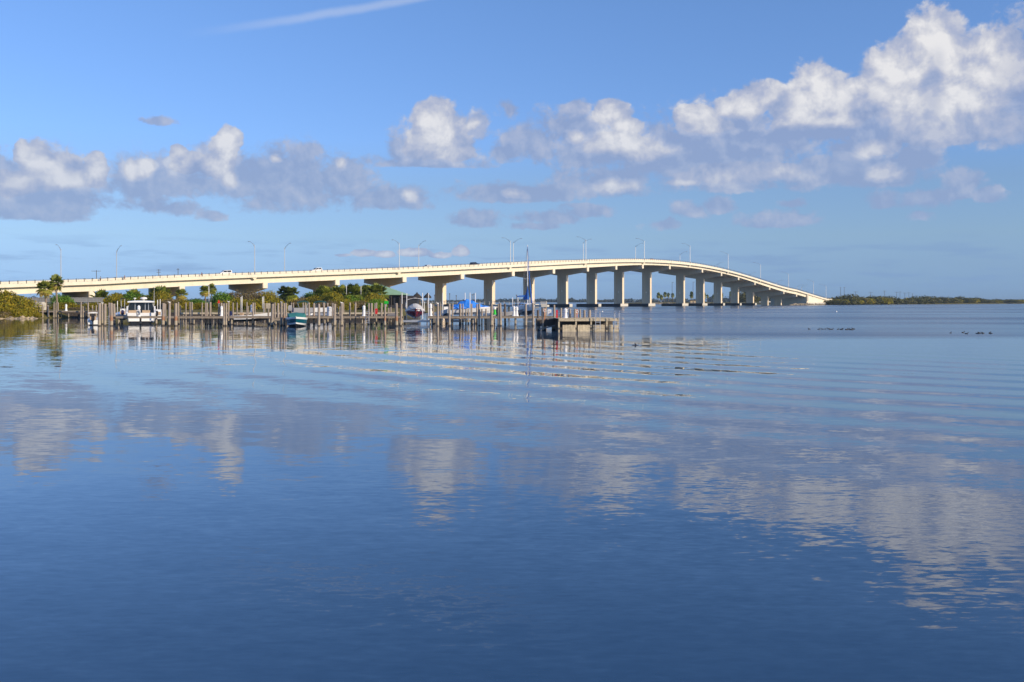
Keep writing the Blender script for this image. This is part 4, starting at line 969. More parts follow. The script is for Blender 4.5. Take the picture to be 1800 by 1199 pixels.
# guide poles and lifts
def pole(px, Z, y0, y1, label, r=.05, grp='white boat lift guide poles'):
    z0, z1 = zat(y1, Z), zat(y0, Z); o = MB(); o.tube([(0, 0, 0), (0, 0, z1 - z0 - .02), (0, 0, z1 - z0)], [r, r, r * .5], 8)
    tag(o.build('guide_pole', M['white'], None, True, at(px, Z, z0)), label, 'guide pole', grp)
for px, Z, y0, y1, lab in ((423.6, 172, 522, 555, 'left pole of the tall white pair before the middle bushes'), (425.6, 172, 520, 555, 'right pole of the tall white pair before the middle bushes'), (461.5, 172, 521.5, 542, 'left pole of the white pair near the blank board'), (463.6, 172, 521, 550, 'right pole of the white pair near the blank board'),
        (901, 152, 523, 548, 'slim white pole left of the sailboat stern rail'), (910.4, 151, 523, 540, 'white pole beside the sailboat bimini'), (931.2, 146, 523, 540, 'white pole behind the sailboat bow'), (937.2, 131, 523, 534, 'white pole on the piling right of the sailboat'),
        (206.4, 150, 529, 553, 'white rod left of the cruiser by the grey outboard boat'), (277, 150, 527, 548, 'left thin white pole right of the cruiser'), (281.5, 150, 526, 548, 'right thin white pole right of the cruiser'), (367.2, 170, 503, 530, 'thin pole rising beside the shaggy palm'), (609, 205, 501, 518, 'thin pale pole before the dark palms'), (634.6, 205, 503, 518, 'pale pole before the green roof')):
    pole(px, Z, y0, y1, lab)
def boat_lift(label, pxs, Z, ybeam, px0, px1, tops):
    zb = zat(ybeam, Z); t = thing('boat_lift', label, 'boat lift', at((px0 + px1) / 2, Z)); cx = at((px0 + px1) / 2, Z).x
    L = (px1 - px0) / F * Z
    for k, y in enumerate((0, 3.4)):
        d = MB(); d.box((0, y, zb - .13), (L, .18, .26)); d.build('cradle_beam', M['alu'], t)
        for s_ in (-1, 1):
            d = MB(); d.tube([(s_ * (L / 2 - .1), y, -1.2), (s_ * (L / 2 - .1), y, zb + .6)], .13, 8); d.build('post', M['pile'], t)
    for k, px in enumerate(pxs):
        x = at(px, Z).x - cx; d = MB(); d.tube([(x, .15 + 3.1 * (k % 2), zb), (x, .15 + 3.1 * (k % 2), zat(tops, Z))], .055, 8); d.build('guide_pole', M['white'], t)
boat_lift('boat lift with white poles holding up the covered red boat', (706.4, 710.6, 742.5, 749.8), 138.5, 563, 706, 762, 515)
boat_lift('boat lift with white poles under the boat with the blue tarp', (778, 815.6, 826, 834), 140.5, 563, 783, 836, 514.5)

# ------------------------------------------------------------------ boats
def hull(mb, L, B, lev, bow=1.0, n=14, flare=.0):
    """lev: (half-width fraction, height, rise at the bow, material index of the strip above)"""
    st = []
    for k in range(n + 1):
        u = k / n; bw = (1 - max(0, (u - .35) / .65) ** 2.3) * (.9 + .1 * min(1, u / .3)); st.append((u, max(bw, .015)))
    for a, c in zip(lev[:-1], lev[1:]):
        mb.mi = a[3]
        for sg in (-1, 1):
            rs = []
            for u, bw in st:
                row = []
                for f, z, rise, _ in (a, c):
                    over = .5 * (z / max(.1, lev[-1][1])) * u ** 4 * bow
                    row.append((L * u - L / 2 + over, sg * B / 2 * f * (bw ** (1.0 if f > .9 else 1.25)), z + rise * u ** 2.2))
                rs.append(row)
            mb.rings(rs, cap=False, closed=False)
    top = lev[-1]; mb.mi = top[3]                  # deck and transom
    def edge(l, sg): return [(L * u - L / 2 + .5 * (l[1] / max(.1, top[1])) * u ** 4 * bow, sg * B / 2 * l[0] * bw, l[1] + l[2] * u ** 2.2) for u, bw in st]
    A, Bv = edge(top, -1), edge(top, 1)
    mb.add(A + Bv, [(i, i + 1, n + 1 + i + 1, n + 1 + i) for i in range(n)])
    for a, c in zip(lev[:-1], lev[1:]):
        mb.mi = a[3]; q = []
        for l, sg in ((a, -1), (a, 1), (c, 1), (c, -1)): q.append((-L / 2, sg * B / 2 * l[0] * .9 ** (1.0 if l[0] > .9 else 1.25), l[1]))
        mb.add(q, [(0, 1, 2, 3)])
def outboard(t, x, y, z, s=1.0, mat='black'):
    d = MB(); d.rings([[(x + a * s, y + b * s, z + c * s) for a, b in ((-.32 * k, -.2 * k), (.2 * k, -.2 * k), (.2 * k, .2 * k), (-.32 * k, .2 * k))] for c, k in ((.05, .75), (.2, 1), (.55, 1), (.75, .6))]); o = d.build('outboard_motor', M[mat], t)
    d = MB(); d.box((x - .05 * s, y, z - .35 * s), (.2 * s, .14 * s, .9 * s)); d.build('motor_leg', M['black'], o)
    return o
# white cabin cruiser, stern towards the viewer
t = thing('cabin_cruiser', 'white cabin cruiser seen from the stern with dark enclosed cockpit and radar dome', 'boat', at(248, 144.6), math.pi / 2 + .356)
L, B = 9.6, 4.05
d = MB(); hull(d, L, B, [(.15, -.4, .3, 0), (.86, .12, .5, 0), (.90, .34, .6, 1), (1.0, 1.45, .7, 1), (.98, 1.55, .7, 1)]); d.build('hull', [M['black'], M['gel']], t)
d = MB()
d.rings([[(x, y, z) for y, z in ((-1.9, 1.5), (-1.78, 2.3), (-1.5, 3.05), (1.5, 3.05), (1.78, 2.3), (1.9, 1.5))] for x in (-2.6, 2.0)] + [[(x, y * .8, z) for y, z in ((-1.9, 1.5), (-1.78, 1.9), (-1.5, 2.2), (1.5, 2.2), (1.78, 1.9), (1.9, 1.5))] for x in (3.6,)]); d.build('cabin', M['gel'], t)
d = MB(); d.rings([[(x, y, z) for y, z in ((-1.78, 1.56), (-1.70, 2.3), (-1.5, 3.0), (1.5, 3.0), (1.70, 2.3), (1.78, 1.56))] for x in (-2.66, -2.55)]); w = d.build('cockpit_enclosure', M['glass'], t)
for y in (-1.0, -.55, .8):
    d = MB(); d.box((-2.68, y, 2.25), (.03, .07, 1.4)); d.build('frame_tube', M['alu'], w)
d = MB()
for sg in (-1, 1): d.rings([[(x, sg * (1.95 - .0), z0), (x, sg * 1.72, z0), (x, sg * 1.72, z1), (x, sg * 1.93, z1)] for x, z0, z1 in ((-4.7, 1.5, 1.62), (-3.6, 1.5, 1.95), (-2.6, 1.5, 2.5))])
d.build('coaming', M['gel'], t)
d = MB(); d.rings([[(x, y, 3.06 + .1 * (1 - (y / 1.8) ** 2) + k) for y in (-1.8, -1.2, -.6, 0, .6, 1.2, 1.8)] + [(x, y, 3.02 + k * 0) for y in (1.8, 0, -1.8)] for x, k in ((-3.3, .1), (-1, .16), (1.8, .12))]); ht = d.build('hardtop', M['gel'], t)
d = MB(); d.lathe([(.12, 0), (.14, .22), (.46, .25), (.5, .36), (.42, .48), (.1, .54)], (-1.6, -.35, 3.25), 14); d.build('radar_dome', M['white'], ht, True)
d = MB(); d.lathe([(.06, 0), (.06, .3), (.22, .32), (.2, .4), (.05, .44)], (-1.2, .85, 3.25), 10); d.build('antenna_dome', M['white'], ht, True)
d = MB(); d.tube([(-1.4, -1.75, 2.6), (-1.5, -1.78, 5.6)], [.03, .012], 6); d.build('whip_antenna', M['white'], ht)
for y0, y1 in ((.1, 1.65), (-1.2, -.15)):
    d = MB(); d.rings([[(x, y, z) for y, z in ((y0, 1.5), (y1, 1.5), (y1, 1.92), (y0, 1.92))] for x in (-4.35, -3.8)]); d.build('seat', M['tan'], t)
d = MB(); d.box((-4.82, 0, .42), (.5, 3.3, .1)); d.build('swim_platform', M['gel'], t)
d = MB()
for k in range(24):
    u = k / 24; x = -4.3 + 8.6 * u; bw = (1 - max(0, (u - .35) / .65) ** 2.3) * B / 2 * .96
    if k % 4 == 0:
        for sg in (-1, 1): d.tube([(x, sg * bw, 1.55 + .7 * u ** 2.2), (x, sg * bw, 2.15 + .7 * u ** 2.2)], .02, 5)
d.build('bow_rail', M['alu'], t)
# hose reel on the dock before it
hr = thing('hose_reel', 'round hose reel below the white pedestal before the cruiser', 'hose reel', at(243, 134.4, 1.12))
d = MB(); d.box((0, .1, .45), (.5, .1, .9)); d.build('back_board', M['white'], hr)
d = MB(); N = 18; d.rings([[(math.cos(6.2832 * k / N) * (.22 + .07 * math.cos(q)), -.03 + .07 * math.sin(q), .48 + math.sin(6.2832 * k / N) * (.26 + .07 * math.cos(q))) for q in (0, 1.26, 2.5, 3.77, 5.03)] for k in range(N + 1)], cap=False); d.build('hose', M['grey'], hr, True)

def skiff(label, loc, rz, L, B, hullmat, mats, top=None, motor='black', console=True, zoff=0.0, name='skiff'):
    loc = Vector(loc); loc.z = zoff; t = thing(name, label, 'boat', loc, rz)
    d = MB(); hull(d, L, B, [(.2, -.2, .3, 0), (.88, .12, .45, 1), (1.0, .62, .5, 1), (.97, .68, .5, 1)]); d.build('hull', [M['black'], M[hullmat]], t)
    d = MB(); d.rings([[(x, y, .69) for y in (-B * .36, B * .36)] + [(x, y, .72) for y in (B * .36, -B * .36)] for x in (-L * .38, L * .1)]); d.build('cockpit_sole', M['grey'], t)
    if console:
        d = MB(); d.rings([[(x, y, z) for x, y in ((-.1 * k - .2, -.35), (.45, -.35), (.45, .35), (-.1 * k - .2, .35))] for z, k in ((.7, 1), (1.3, .2), (1.5, -1))]); c = d.build('console', M[mats], t)
        d = MB(); d.add([(.46, -.33, 1.45), (.46, .33, 1.45), (.3, .3, 1.85), (.3, -.3, 1.85)], [(0, 1, 2, 3)]); d.add([(.44, -.33, 1.45), (.44, .33, 1.45), (.28, .3, 1.85), (.28, -.3, 1.85)], [(0, 1, 2, 3)]); d.build('windscreen', M['glass'], c)
    d = MB(); d.rings([[(x, y, z) for y, z in ((-.4, .7), (.4, .7), (.4, 1.15), (-.4, 1.15))] for x in (-L * .28, -L * .2)]); d.build('seat', M['tan'], t)
    if top:
        zt, mat, w = top
        d = MB(); d.rings([[(x, y, zt + .1 * (1 - (2 * y / w) ** 2)) for y in np.linspace(-w / 2, w / 2, 7)] + [(x, y, zt - .05) for y in (w / 2, -w / 2)] for x in (-1.0, .2, 1.2)]); tp = d.build('canopy', M[mat], t)
        for sx in (-.8, 1.0):
            for sy in (-1, 1): d = MB(); d.tube([(sx * .7, sy * w * .36, .65), (sx, sy * w * .44, zt)], .028, 6); d.build('canopy_pole', M['alu'], tp)
    if motor: outboard(t, -L / 2 - .25, 0, .55, 1.05, motor)
    return t
skiff('small white skiff with flat canopy and black outboard, leftmost boat at the dock', at(164, 134.5), math.pi / 2 + .38, 4.6, 1.5, 'gel', 'gel', (1.62, 'gel', 1.35), 'black', False)
skiff('white boat with dark blue outboard tied left of the cabin cruiser', at(216, 152), math.pi / 2 + .36, 6.0, 2.3, 'gel', 'gel', (3.05, 'black', .6), 'navy', True, .55)
skiff('white fishing boat moored just right of the cabin cruiser', at(279, 150), math.pi / 2 + .25, 5.6, 2.1, 'gel', 'gel', None, 'black', True, .45)
skiff('low white and blue open skiff lying along the front dock before the bushes', at(441, 144), .02, 5.4, 1.9, 'gel', 'gel', None, 'navy', False, .42)
skiff('white boat with clear windscreen between the two boat lifts', at(784, 150), -math.pi / 2 + .15, 5.0, 1.9, 'gel', 'gel', None, None, True, .9)
skiff('grey inflatable style tender stored behind the two white pedestals', at(896, 150), .2, 3.4, 1.5, 'grey', 'grey', None, 'black', False, .85)
# teal runabout, bow towards the viewer
t = thing('runabout', 'teal and white runabout with teal canvas cover, bow towards the viewer', 'boat', at(521, 127.6), -math.pi / 2 + .19)
L, B = 5.8, 2.75
d = MB(); hull(d, L, B, [(.12, -.35, .35, 0), (.80, .06, .32, 1), (.90, .26, .30, 2), (.985, .80, .22, 1), (1.0, .98, .20, 1), (.96, 1.05, .20, 1)]); d.build('hull', [M['black'], M['gel'], M['teal']], t)
d = MB(); d.rings([[(x, y * k, z + h * (1 - abs(y))) for y in (-1, -.8, -.4, 0, .4, .8, 1)] + [(x, y * k, .98) for y in (1, 0, -1)] for x, k, z, h in ((-2.85, 1.12, 1.1, .1), (-1.6, 1.18, 1.3, .15), (-.4, 1.12, 1.62, .14), (.5, 1.0, 1.5, .1), (1.3, .8, 1.2, .05))]); d.build('canvas_cover', M['tealcan'], t)
d = MB(); d.rings([[(L * u - L / 2 + .5 * u ** 4, sg * B / 2 * 1.01 * bw + sg * .02, 1.0 + .2 * u ** 2.2 + dz) for dz in (-.03, .04)] for u, bw, sg in [(k / 14, max(.015, (1 - max(0, (k / 14 - .35) / .65) ** 2.3) * (.9 + .1 * min(1, k / 14 / .3))), 1) for k in range(15)]], cap=False, closed=False); d.build('rub_rail', M['white'], t)
d = MB(); d.box((2.3, 0, 1.28), (.3, .1, .06)); d.build('bow_cleat', M['alu'], t)
# red boat under a grey cover, lifted
t = thing('covered_runabout', 'dark red runabout under a pale grey cover, raised on the boat lift', 'boat', at(730, 142.2, .70), -math.pi / 2 + .12)
L, B = 6.2, 2.85
d = MB(); hull(d, L, B, [(.06, 0, .35, 0), (.80, .52, .45, 0), (1.0, 1.05, .40, 1), (.98, 1.15, .40, 1)]); d.build('hull', [M['maroon'], M['gel']], t)
d = MB(); d.rings([[(x, y * k, 1.12 + (z - 1.12) * (1 - abs(y) ** 2.2)) for y in (-1, -.9, -.6, -.25, 0, .25, .6, .9, 1)] + [(x, y * k * 1.02, .98 + dz) for y in (1, 0, -1)] for x, k, z, dz in ((-3.05, 1.28, 1.5, .0), (-1.9, 1.4, 1.9, 0), (-.6, 1.42, 2.2, 0), (.3, 1.35, 2.12, .05), (1.2, 1.15, 1.75, .12), (2.2, .8, 1.6, .22), (3.2, .22, 1.58, .36))]); d.build('canvas_cover', M['greycan'], t)
d = MB()
for sg in (-1, 1): d.tube([(-1.6, sg * 1.35, 1.1), (-1.1, sg * 1.3, 2.35), (-.7, sg * 1.05, 2.75), (-.6, 0, 2.95)], .05, 6)
d.build('wake_tower', M['white'], t)
d = MB(); d.rings([[(x, y, 2.55 + .38 * (1 - (y / 1.25) ** 2)) for y in (-1.25, -.8, -.3, .3, .8, 1.25)] + [(x, y, 2.50 + .30 * (1 - (y / 1.25) ** 2)) for y in (1.25, .3, -.3, -1.25)] for x in (-1.3, -.2)]); d.build('folded_bimini', M['black'], t)
# boat wrapped in a blue tarp
t = thing('tarped_boat', 'white boat wrapped in a bright blue tarp, resting on the right boat lift', 'boat', at(830, 143, 1.28), .06)
L, B = 5.5, 2.2
d = MB(); hull(d, L, B, [(.1, 0, .25, 0), (.85, .28, .35, 0), (1.0, .92, .15, 0), (.97, 1.0, .15, 0)]); d.build('hull', [M['gel']], t)
rs = []
for k in range(17):
    u = k / 16; x = -2.85 + 5.3 * u; rg = .25 + 1.0 * math.exp(-((u - .42) / .30) ** 2) + .07 * math.sin(k * 2.3)
    w = 1.13 * (1 - max(0, (u - .4) / .6) ** 2.3 * .85); lo = .86 + .22 * u + .07 * math.sin(k * 3.7)
    rs.append([(x + .05 * math.sin(j * 2 + k), y * w, lo + (rg + .72 - lo + .2) * (1 - abs(y) ** 1.5) + .03 * math.sin(j * 5 + k * 2)) for j, y in enumerate((-1.03, -.8, -.5, -.2, 0, .2, .5, .8, 1.03))])
d = MB(); d.rings(rs, cap=False, closed=False); tp = d.build('tarp', M['tarp'], t)
md = tp.modifiers.new('thick', 'SOLIDIFY'); md.thickness = .02
# blue slings under it
d = MB(); d.box((0, 0, .25), (3.1, .5, .3)); tag(d.build('lift_sling', M['navy'], None, False, at(801, 139.6, .55)), 'dark blue padded sling slung beneath the left end of the tarped boat', 'lift sling')
# sailboat
t = thing('sailboat', 'small sloop with grey and white hull, blue sail cover and furled blue jib', 'boat', at(926, 152, 1.0), -math.pi / 2 + .2)
L, B = 6.8, 2.45
d = MB(); hull(d, L, B, [(.05, 0, .25, 0), (.6, .32, .3, 0), (.88, .55, .3, 1), (1.0, 1.35, .35, 1), (.95, 1.45, .35, 1)], 1.3); d.build('hull', [M['black'], M['gel']], t)
d = MB(); d.rings([[(x, y * k, z) for y, z in ((-1, 1.5), (-.85, 1.5 + h), (.85, 1.5 + h), (1, 1.5))] for x, k, h in ((-1.6, .8, .3), (-.2, .8, .42), (1.2, .6, .3), (1.7, .45, .05))]); c = d.build('cabin', M['gel'], t)
for x in (-1.0, -.1, .7):
    for sg in (-1, 1): d = MB(); d.box((x, sg * .74, 1.68), (.5, .06, .14)); d.build('porthole', M['glass'], c)
ZM = zat(431, 152) - 1.0
d = MB(); d.tube([(.5, 0, 1.6), (.5, 0, ZM)], [.085, .06], 8); ms = d.build('mast', M['alu'], t)
d = MB(); d.tube([(.45, 0, 5.6), (.45, -.55, 5.6)], .03, 5); d.tube([(.45, 0, 5.6), (.45, .55, 5.6)], .03, 5); d.build('spreader', M['alu'], ms)
d = MB(); d.tube([(.48, 0, 2.5), (-2.3, 0, 2.55)], .06, 6); d.build('boom', M['alu'], t)
d = MB(); d.rings([[(x, y, z) for y, z in ((-w, 2.5), (-w * .6, 2.5 + h * .6), (0, 2.5 + h), (w * .6, 2.5 + h * .6), (w, 2.5), (0, 2.42))] for x, w, h in ((.75, .1, 2.0), (.45, .26, 1.95), (0, .24, 1.2), (-.9, .2, .75), (-1.7, .15, .5), (-2.3, .08, .25))]); d.build('sail_cover', M['bluecan'], t)
d = MB(); d.tube([(.55, 0, ZM - .25), (1.5, 0, ZM * .62), (2.6, 0, 3.9), (3.6, 0, 1.9)], [.025, .06, .09, .08], 8); d.build('furled_jib', M['bluecan'], t)
d = MB()
for p0, p1 in (((.5, 0, ZM), (-3.3, 0, 1.5)), ((.5, 0, ZM - .1), (.3, 1.15, 1.5)), ((.5, 0, ZM - .1), (.3, -1.15, 1.5))): d.tube([p0, p1], .012, 4)
d.build('rigging_wire', M['grey'], t)
d = MB(); d.rings([[(x, y, 3.0 + .12 * (1 - (y / .9) ** 2)) for y in (-.9, -.45, 0, .45, .9)] + [(x, y, 2.85) for y in (.9, -.9)] for x in (-3.0, -2.2)]); b_ = d.build('bimini', M['bluecan'], t)
for sy in (-.85, .85): d = MB(); d.tube([(-2.6, sy, 1.45), (-2.6, sy, 2.95)], .02, 5); d.build('bimini_pole', M['alu'], b_)
d = MB(); d.rings([[(x, y, z) for y, z in ((-.6, 1.45), (-.5, 1.95), (.5, 1.95), (.6, 1.45))] for x in (-3.0, -2.3)]); d.build('cockpit_cover', M['bluecan'], t)
# pontoon boats
def pontoon(label, px, Z, L, rz, fence, can):
    t = thing('pontoon_boat', label, 'boat', at(px, Z, .75), rz); B = 2.5
    for sy in (-.85, .85): d = MB(); d.tube([(-L / 2, sy, .2), (L / 2 - .5, sy, .2), (L / 2 - .1, sy, .3), (L / 2 + .1, sy, .42)], [.3, .3, .2, .05], 12); d.build('float', M['alu'], t)
    d = MB(); d.box((0, 0, .55), (L, B, .1)); d.build('deck', M['grey'], t)
    for sy in (-1, 1): d = MB(); d.box((.1, sy * (B / 2 - .06), .98), (L * .9, .05, .72)); d.build('side_fence', M[fence], t)
    d = MB(); d.box((L * .45, 0, .98), (.05, B * .9, .72)); d.build('front_fence', M[fence], t)
    for x in (-L * .3, L * .25): d = MB(); d.box((x, .5, .95), (1.4, .7, .65)); d.build('seat', M['navy'], t)
    d = MB(); d.rings([[(x, y, z + .1 * (1 - (y / 1.1) ** 2)) for y in (-1.1, -.5, 0, .5, 1.1)] + [(x, y, z - .16) for y in (1.1, -1.1)] for x, z in ((-.95, 2.25), (-.4, 2.42), (.3, 2.45), (.95, 2.3))]); c = d.build('canopy', M[can], t)
    for x in (-.85, .85):
        for sy in (-1, 1): d = MB(); d.tube([(x * .5, sy * 1.1, .6), (x, sy * 1.08, 2.2)], .025, 6); d.build('canopy_pole', M['alu'], c)
    outboard(t, -L / 2 - .2, 0, .75, 1.35, 'grey')
pontoon('pontoon boat with dark green canopy and big grey outboard behind the teal boat', 532, 168, 3.6, .25, 'grey', 'greencan')
pontoon('pontoon boat with white sides and green canopy right of the teal boat', 563, 170, 4.6, .1, 'gel', 'greencan')

# ------------------------------------------------------------------ shore structures
def fence(label, px0, px1, Z, y0, y1):
    a, b = at(px0, Z), at(px1, Z); zt, zb = zat(y0, Z), zat(y1, Z); L = b.x - a.x
    t = thing('wooden_fence', label, 'fence', Vector(((a.x + b.x) / 2, Z, zb))); H = zt - zb
    d = MB(); n = int(L / .2)
    for k in range(n): d.box((-L / 2 + (k + .5) * L / n, 0, H / 2 + random.uniform(-.02, .02)), (L / n - .02, .04, H))
    d.build('slats', M['fence'], t)
    d = MB()
    for z in (.12, H * .55, H - .08): d.box((0, -.06, z), (L, .07, .1))
    d.build('rail', M['fence'], t)
    for k in range(int(L / 2.4) + 1):
        d = MB(); d.box((-L / 2 + k * 2.4, .08, H / 2 - 1.2), (.14, .14, H + 2.4)); d.build('post', M['fence'], t)
fence('grey slatted fence of the raised boardwalk under the left end of the bridge', 34, 181, 214, 523, 531.5)
t = thing('concrete_block', 'pale concrete block behind the pilings of the left dock', 'concrete block', at(67, 198, .9)); d = MB(); d.rings([[(x, y, z) for x, y in ((-1.2, -.8), (1.2, -.8), (1.2, .8), (-1.2, .8))] for z in (0, 2.0)]); d.box((0, 0, 2.06), (2.1, 1.3, .12)); d.build('block', M['fendlight'], t)
t = thing('satellite_dish', 'dark round dish on a pole at the edge of the left bushes', 'dish', at(51, 192, 1.3)); d = MB(); d.lathe([(.02, .12), (.2, .1), (.36, .0), (.38, -.03), (.2, .05), (.02, .08)], n=16); q = d.build('reflector', M['navy'], t); q.location = (0, 0, 1.9); q.rotation_euler = (math.pi / 2, 0, .2)
d = MB(); d.tube([(0, .1, 0), (0, .1, 1.8)], .05, 6); d.build('post', M['grey'], t)
# green-roofed restaurant and thatched shades
Zb = 262; c = at(664, Zb); t = thing('green_roofed_building', 'low dark building with a pale green metal hip roof beyond the palms', 'building', Vector((c.x, Zb, 1.2)))
zt = zat(500.6, Zb + 4) - 1.2; ze = zat(518.5, Zb) - 1.2; w = 49 / F * Zb
d = MB(); d.rings([[(-w * .82, 1, 0), (w * .88, 1, 0), (w * .88, 11, 0), (-w * .82, 11, 0)], [(-w * .82, 1, ze), (w * .88, 1, ze), (w * .88, 11, ze), (-w * .82, 11, ze)]]); d.build('wall', M['darkwall'], t)
d = MB(); e = [(-w, 0), (w, 0), (w, 12), (-w, 12)]; rd = [(-w * .55, 5.4), (w * .02, 5.4), (w * .02, 6.6), (-w * .55, 6.6)]
d.rings([[(x, y, ze) for x, y in e], [(x, y, ze + .12) for x, y in e], [(x, y, zt) for x, y in rd]]); d.build('roof', M['roofgreen'], t)
for k in range(4): d = MB(); d.box((w * (.1 + .2 * k), -.2 + 1.1, ze * .55), (w * .12, .1, ze * .5)); d.build('window', M['glass'], t)
for k in range(6): d = MB(); d.tube([(-w * .8 + w * 1.6 * k / 5, .4, 0), (-w * .8 + w * 1.6 * k / 5, .4, ze)], .1, 6); d.build('porch_post', M['darkwood'], t)
def thatch(px, Z, y0, y1, w, label):
    t = thing('thatched_shade', label, 'thatched shade', at(px, Z, 1.0)); zt, ze = zat(y0, Z) - 1.0, zat(y1, Z) - 1.0; r = w / F * Z / 2
    d = MB(); N = 22; d.rings([[(math.cos(6.2832 * k / N) * q * (1 + .05 * (k % 2)), math.sin(6.2832 * k / N) * q * (1 + .05 * (k % 2)), z - .12 * (k % 3) * (q > r * .8)) for k in range(N)] for q, z in ((r, ze - .15), (r, ze), (r * .55, ze + (zt - ze) * .45), (r * .2, ze + (zt - ze) * .72), (.06, zt))]); d.build('thatch_roof', M['thatch'], t)
    for x, y in ((-r * .1, 0),) if w < 15 else ((-r * .6, -r * .4), (r * .6, -r * .4), (r * .6, r * .4), (-r * .6, r * .4)): d = MB(); d.tube([(x, y, -.3), (x, y, ze + .3)], .14, 7); d.build('post', M['trunk'], t)
thatch(733, 255, 513.5, 522, 17, 'larger dark thatched shade behind the covered red boat')
thatch(751.4, 255, 514.5, 521.5, 13.4, 'dark thatched umbrella on one post right of the red boat')
Zs = 250; t = thing('low_pavilion', 'low dark flat-roofed hut left of the thatched shades', 'hut', at(719, Zs, .9)); d = MB(); d.rings([[(-2.1, 0, 0), (2.1, 0, 0), (2.1, 4, 0), (-2.1, 4, 0)], [(-2.1, 0, 3.0), (2.1, 0, 3.0), (2.1, 4, 3.0), (-2.1, 4, 3.0)]]); d.build('wall', M['darkwall'], t)
d = MB(); d.rings([[(-2.5, -.4, 3), (2.5, -.4, 3), (2.5, 4.4, 3), (-2.5, 4.4, 3)], [(-2.5, -.4, 3.15), (2.5, -.4, 3.15), (2.5, 4.4, 3.15), (-2.5, 4.4, 3.15)], [(-1, 1.6, 3.7), (1, 1.6, 3.7), (1, 2.4, 3.7), (-1, 2.4, 3.7)]]); d.build('roof', M['thatch'], t)
# concrete fishing pier beyond the docks
Zc = 265; a, b = at(752, Zc), at(960, Zc - 40); t = thing('concrete_pier', 'low pale concrete pier with railing running behind the tarped boat and sailboat', 'pier', Vector((a.x, a.y, 0))); dx, dy = b.x - a.x, b.y - a.y
d = MB(); d.hexa([(0, 0, 1.9), (dx, dy, 1.9), (dx + .8, dy + 3, 1.9), (.8, 3, 1.9), (0, 0, 2.35), (dx, dy, 2.35), (dx + .8, dy + 3, 2.35), (.8, 3, 2.35)]); d.build('deck', M['fendlight'], t)
for k in range(8):
    u = k / 7 * .96 + .02; d = MB(); d.tube([(dx * u + .4, dy * u + 1.5, -1), (dx * u + .4, dy * u + 1.5, 1.95)], .28, 8); d.build('pile', M['pier'], t)
d = MB()
for k in range(26): u = k / 25; d.box((dx * u + .05, dy * u + .1, 2.78), (.12, .12, .86))
d.beam((0, .1, 3.2), (dx, dy + .1, 3.2), .1, .1); d.beam((0, .1, 2.8), (dx, dy + .1, 2.8), .06, .06); d.build('railing', M['fendlight'], t)
t = thing('picket_gate', 'pale picketed end gate of the concrete pier left of the bin', 'gate', at(956.5, 160, zat(540, 160))); H = zat(530, 160) - zat(540, 160); W = 10.5 / F * 160
d = MB(); d.box((0, 0, H * .3), (W, .12, H * .6)); d.build('panel', M['fendlight'], t)
for k in range(6): d = MB(); d.box((-W / 2 + .04 + (W - .08) * k / 5, .09, H * .5), (.07, .06, H)); d.build('picket', M['fendlight'], t)
for k in range(2): d = MB(); d.tube([((k - .5) * W * .7, .3, -2.6), ((k - .5) * W * .7, .3, .1)], .12, 7); d.build('post', M['pile'], t)
# small things on the far spit
Z = 1045
t = thing('tan_kiosk', 'small tan building on the far spit seen between two bridge piers', 'kiosk', at(1218.5, Z, 1.0)); w = 10 / F * Z; d = MB(); d.rings([[(-w / 2, 0, z), (w / 2, 0, z), (w / 2, 5, z), (-w / 2, 5, z)] for z in (0, 2.9)]); d.build('wall', M['stucco'], t); d = MB(); d.rings([[(-w * .55, -.4, 2.9), (w * .55, -.4, 2.9), (w * .55, 5.4, 2.9), (-w * .55, 5.4, 2.9)], [(-w * .5, 2, 3.8), (w * .5, 2, 3.8), (w * .5, 3, 3.8), (-w * .5, 3, 3.8)]]); d.build('roof', M['thatch'], t); d = MB(); d.box((0, -.05, 1.1), (.9, .1, 2.0)); d.build('door', M['darkwall'], t)
t = thing('green_pavilion', 'small green-roofed pavilion by the water behind the bridge piers', 'pavilion', at(1089, 1000, .2)); d = MB(); r = 2.6; d.rings([[(-r, -r, 3.4), (r, -r, 3.4), (r, r, 3.4), (-r, r, 3.4)], [(-.2, -.2, 4.9), (.2, -.2, 4.9), (.2, .2, 4.9), (-.2, .2, 4.9)]]); d.build('roof', M['roofgreen'], t)
for x in (-2.2, 2.2):
    for y in (-2.2, 2.2): d = MB(); d.tube([(x, y, -1.2), (x, y, 3.45)], .16, 6); d.build('post', M['pier'], t)
for k, (px, mk, kind) in enumerate(((1258.5, 'carwhite', 'van'), (1267, 'carwhite', 'van'), (1195, 'carwhite', 'suv'), (1336, 'carwhite', 'sedan'), (1352, 'carwhite', 'suv'))):
    make_car('white vehicle parked on the far spit beneath the bridge, %s from the left' % nth([1, 2, 0, 3, 4][k]), M[mk], kind, at(px, 1042, 1.3), .4 * k)['group'] = 'vehicles parked on the far spit'
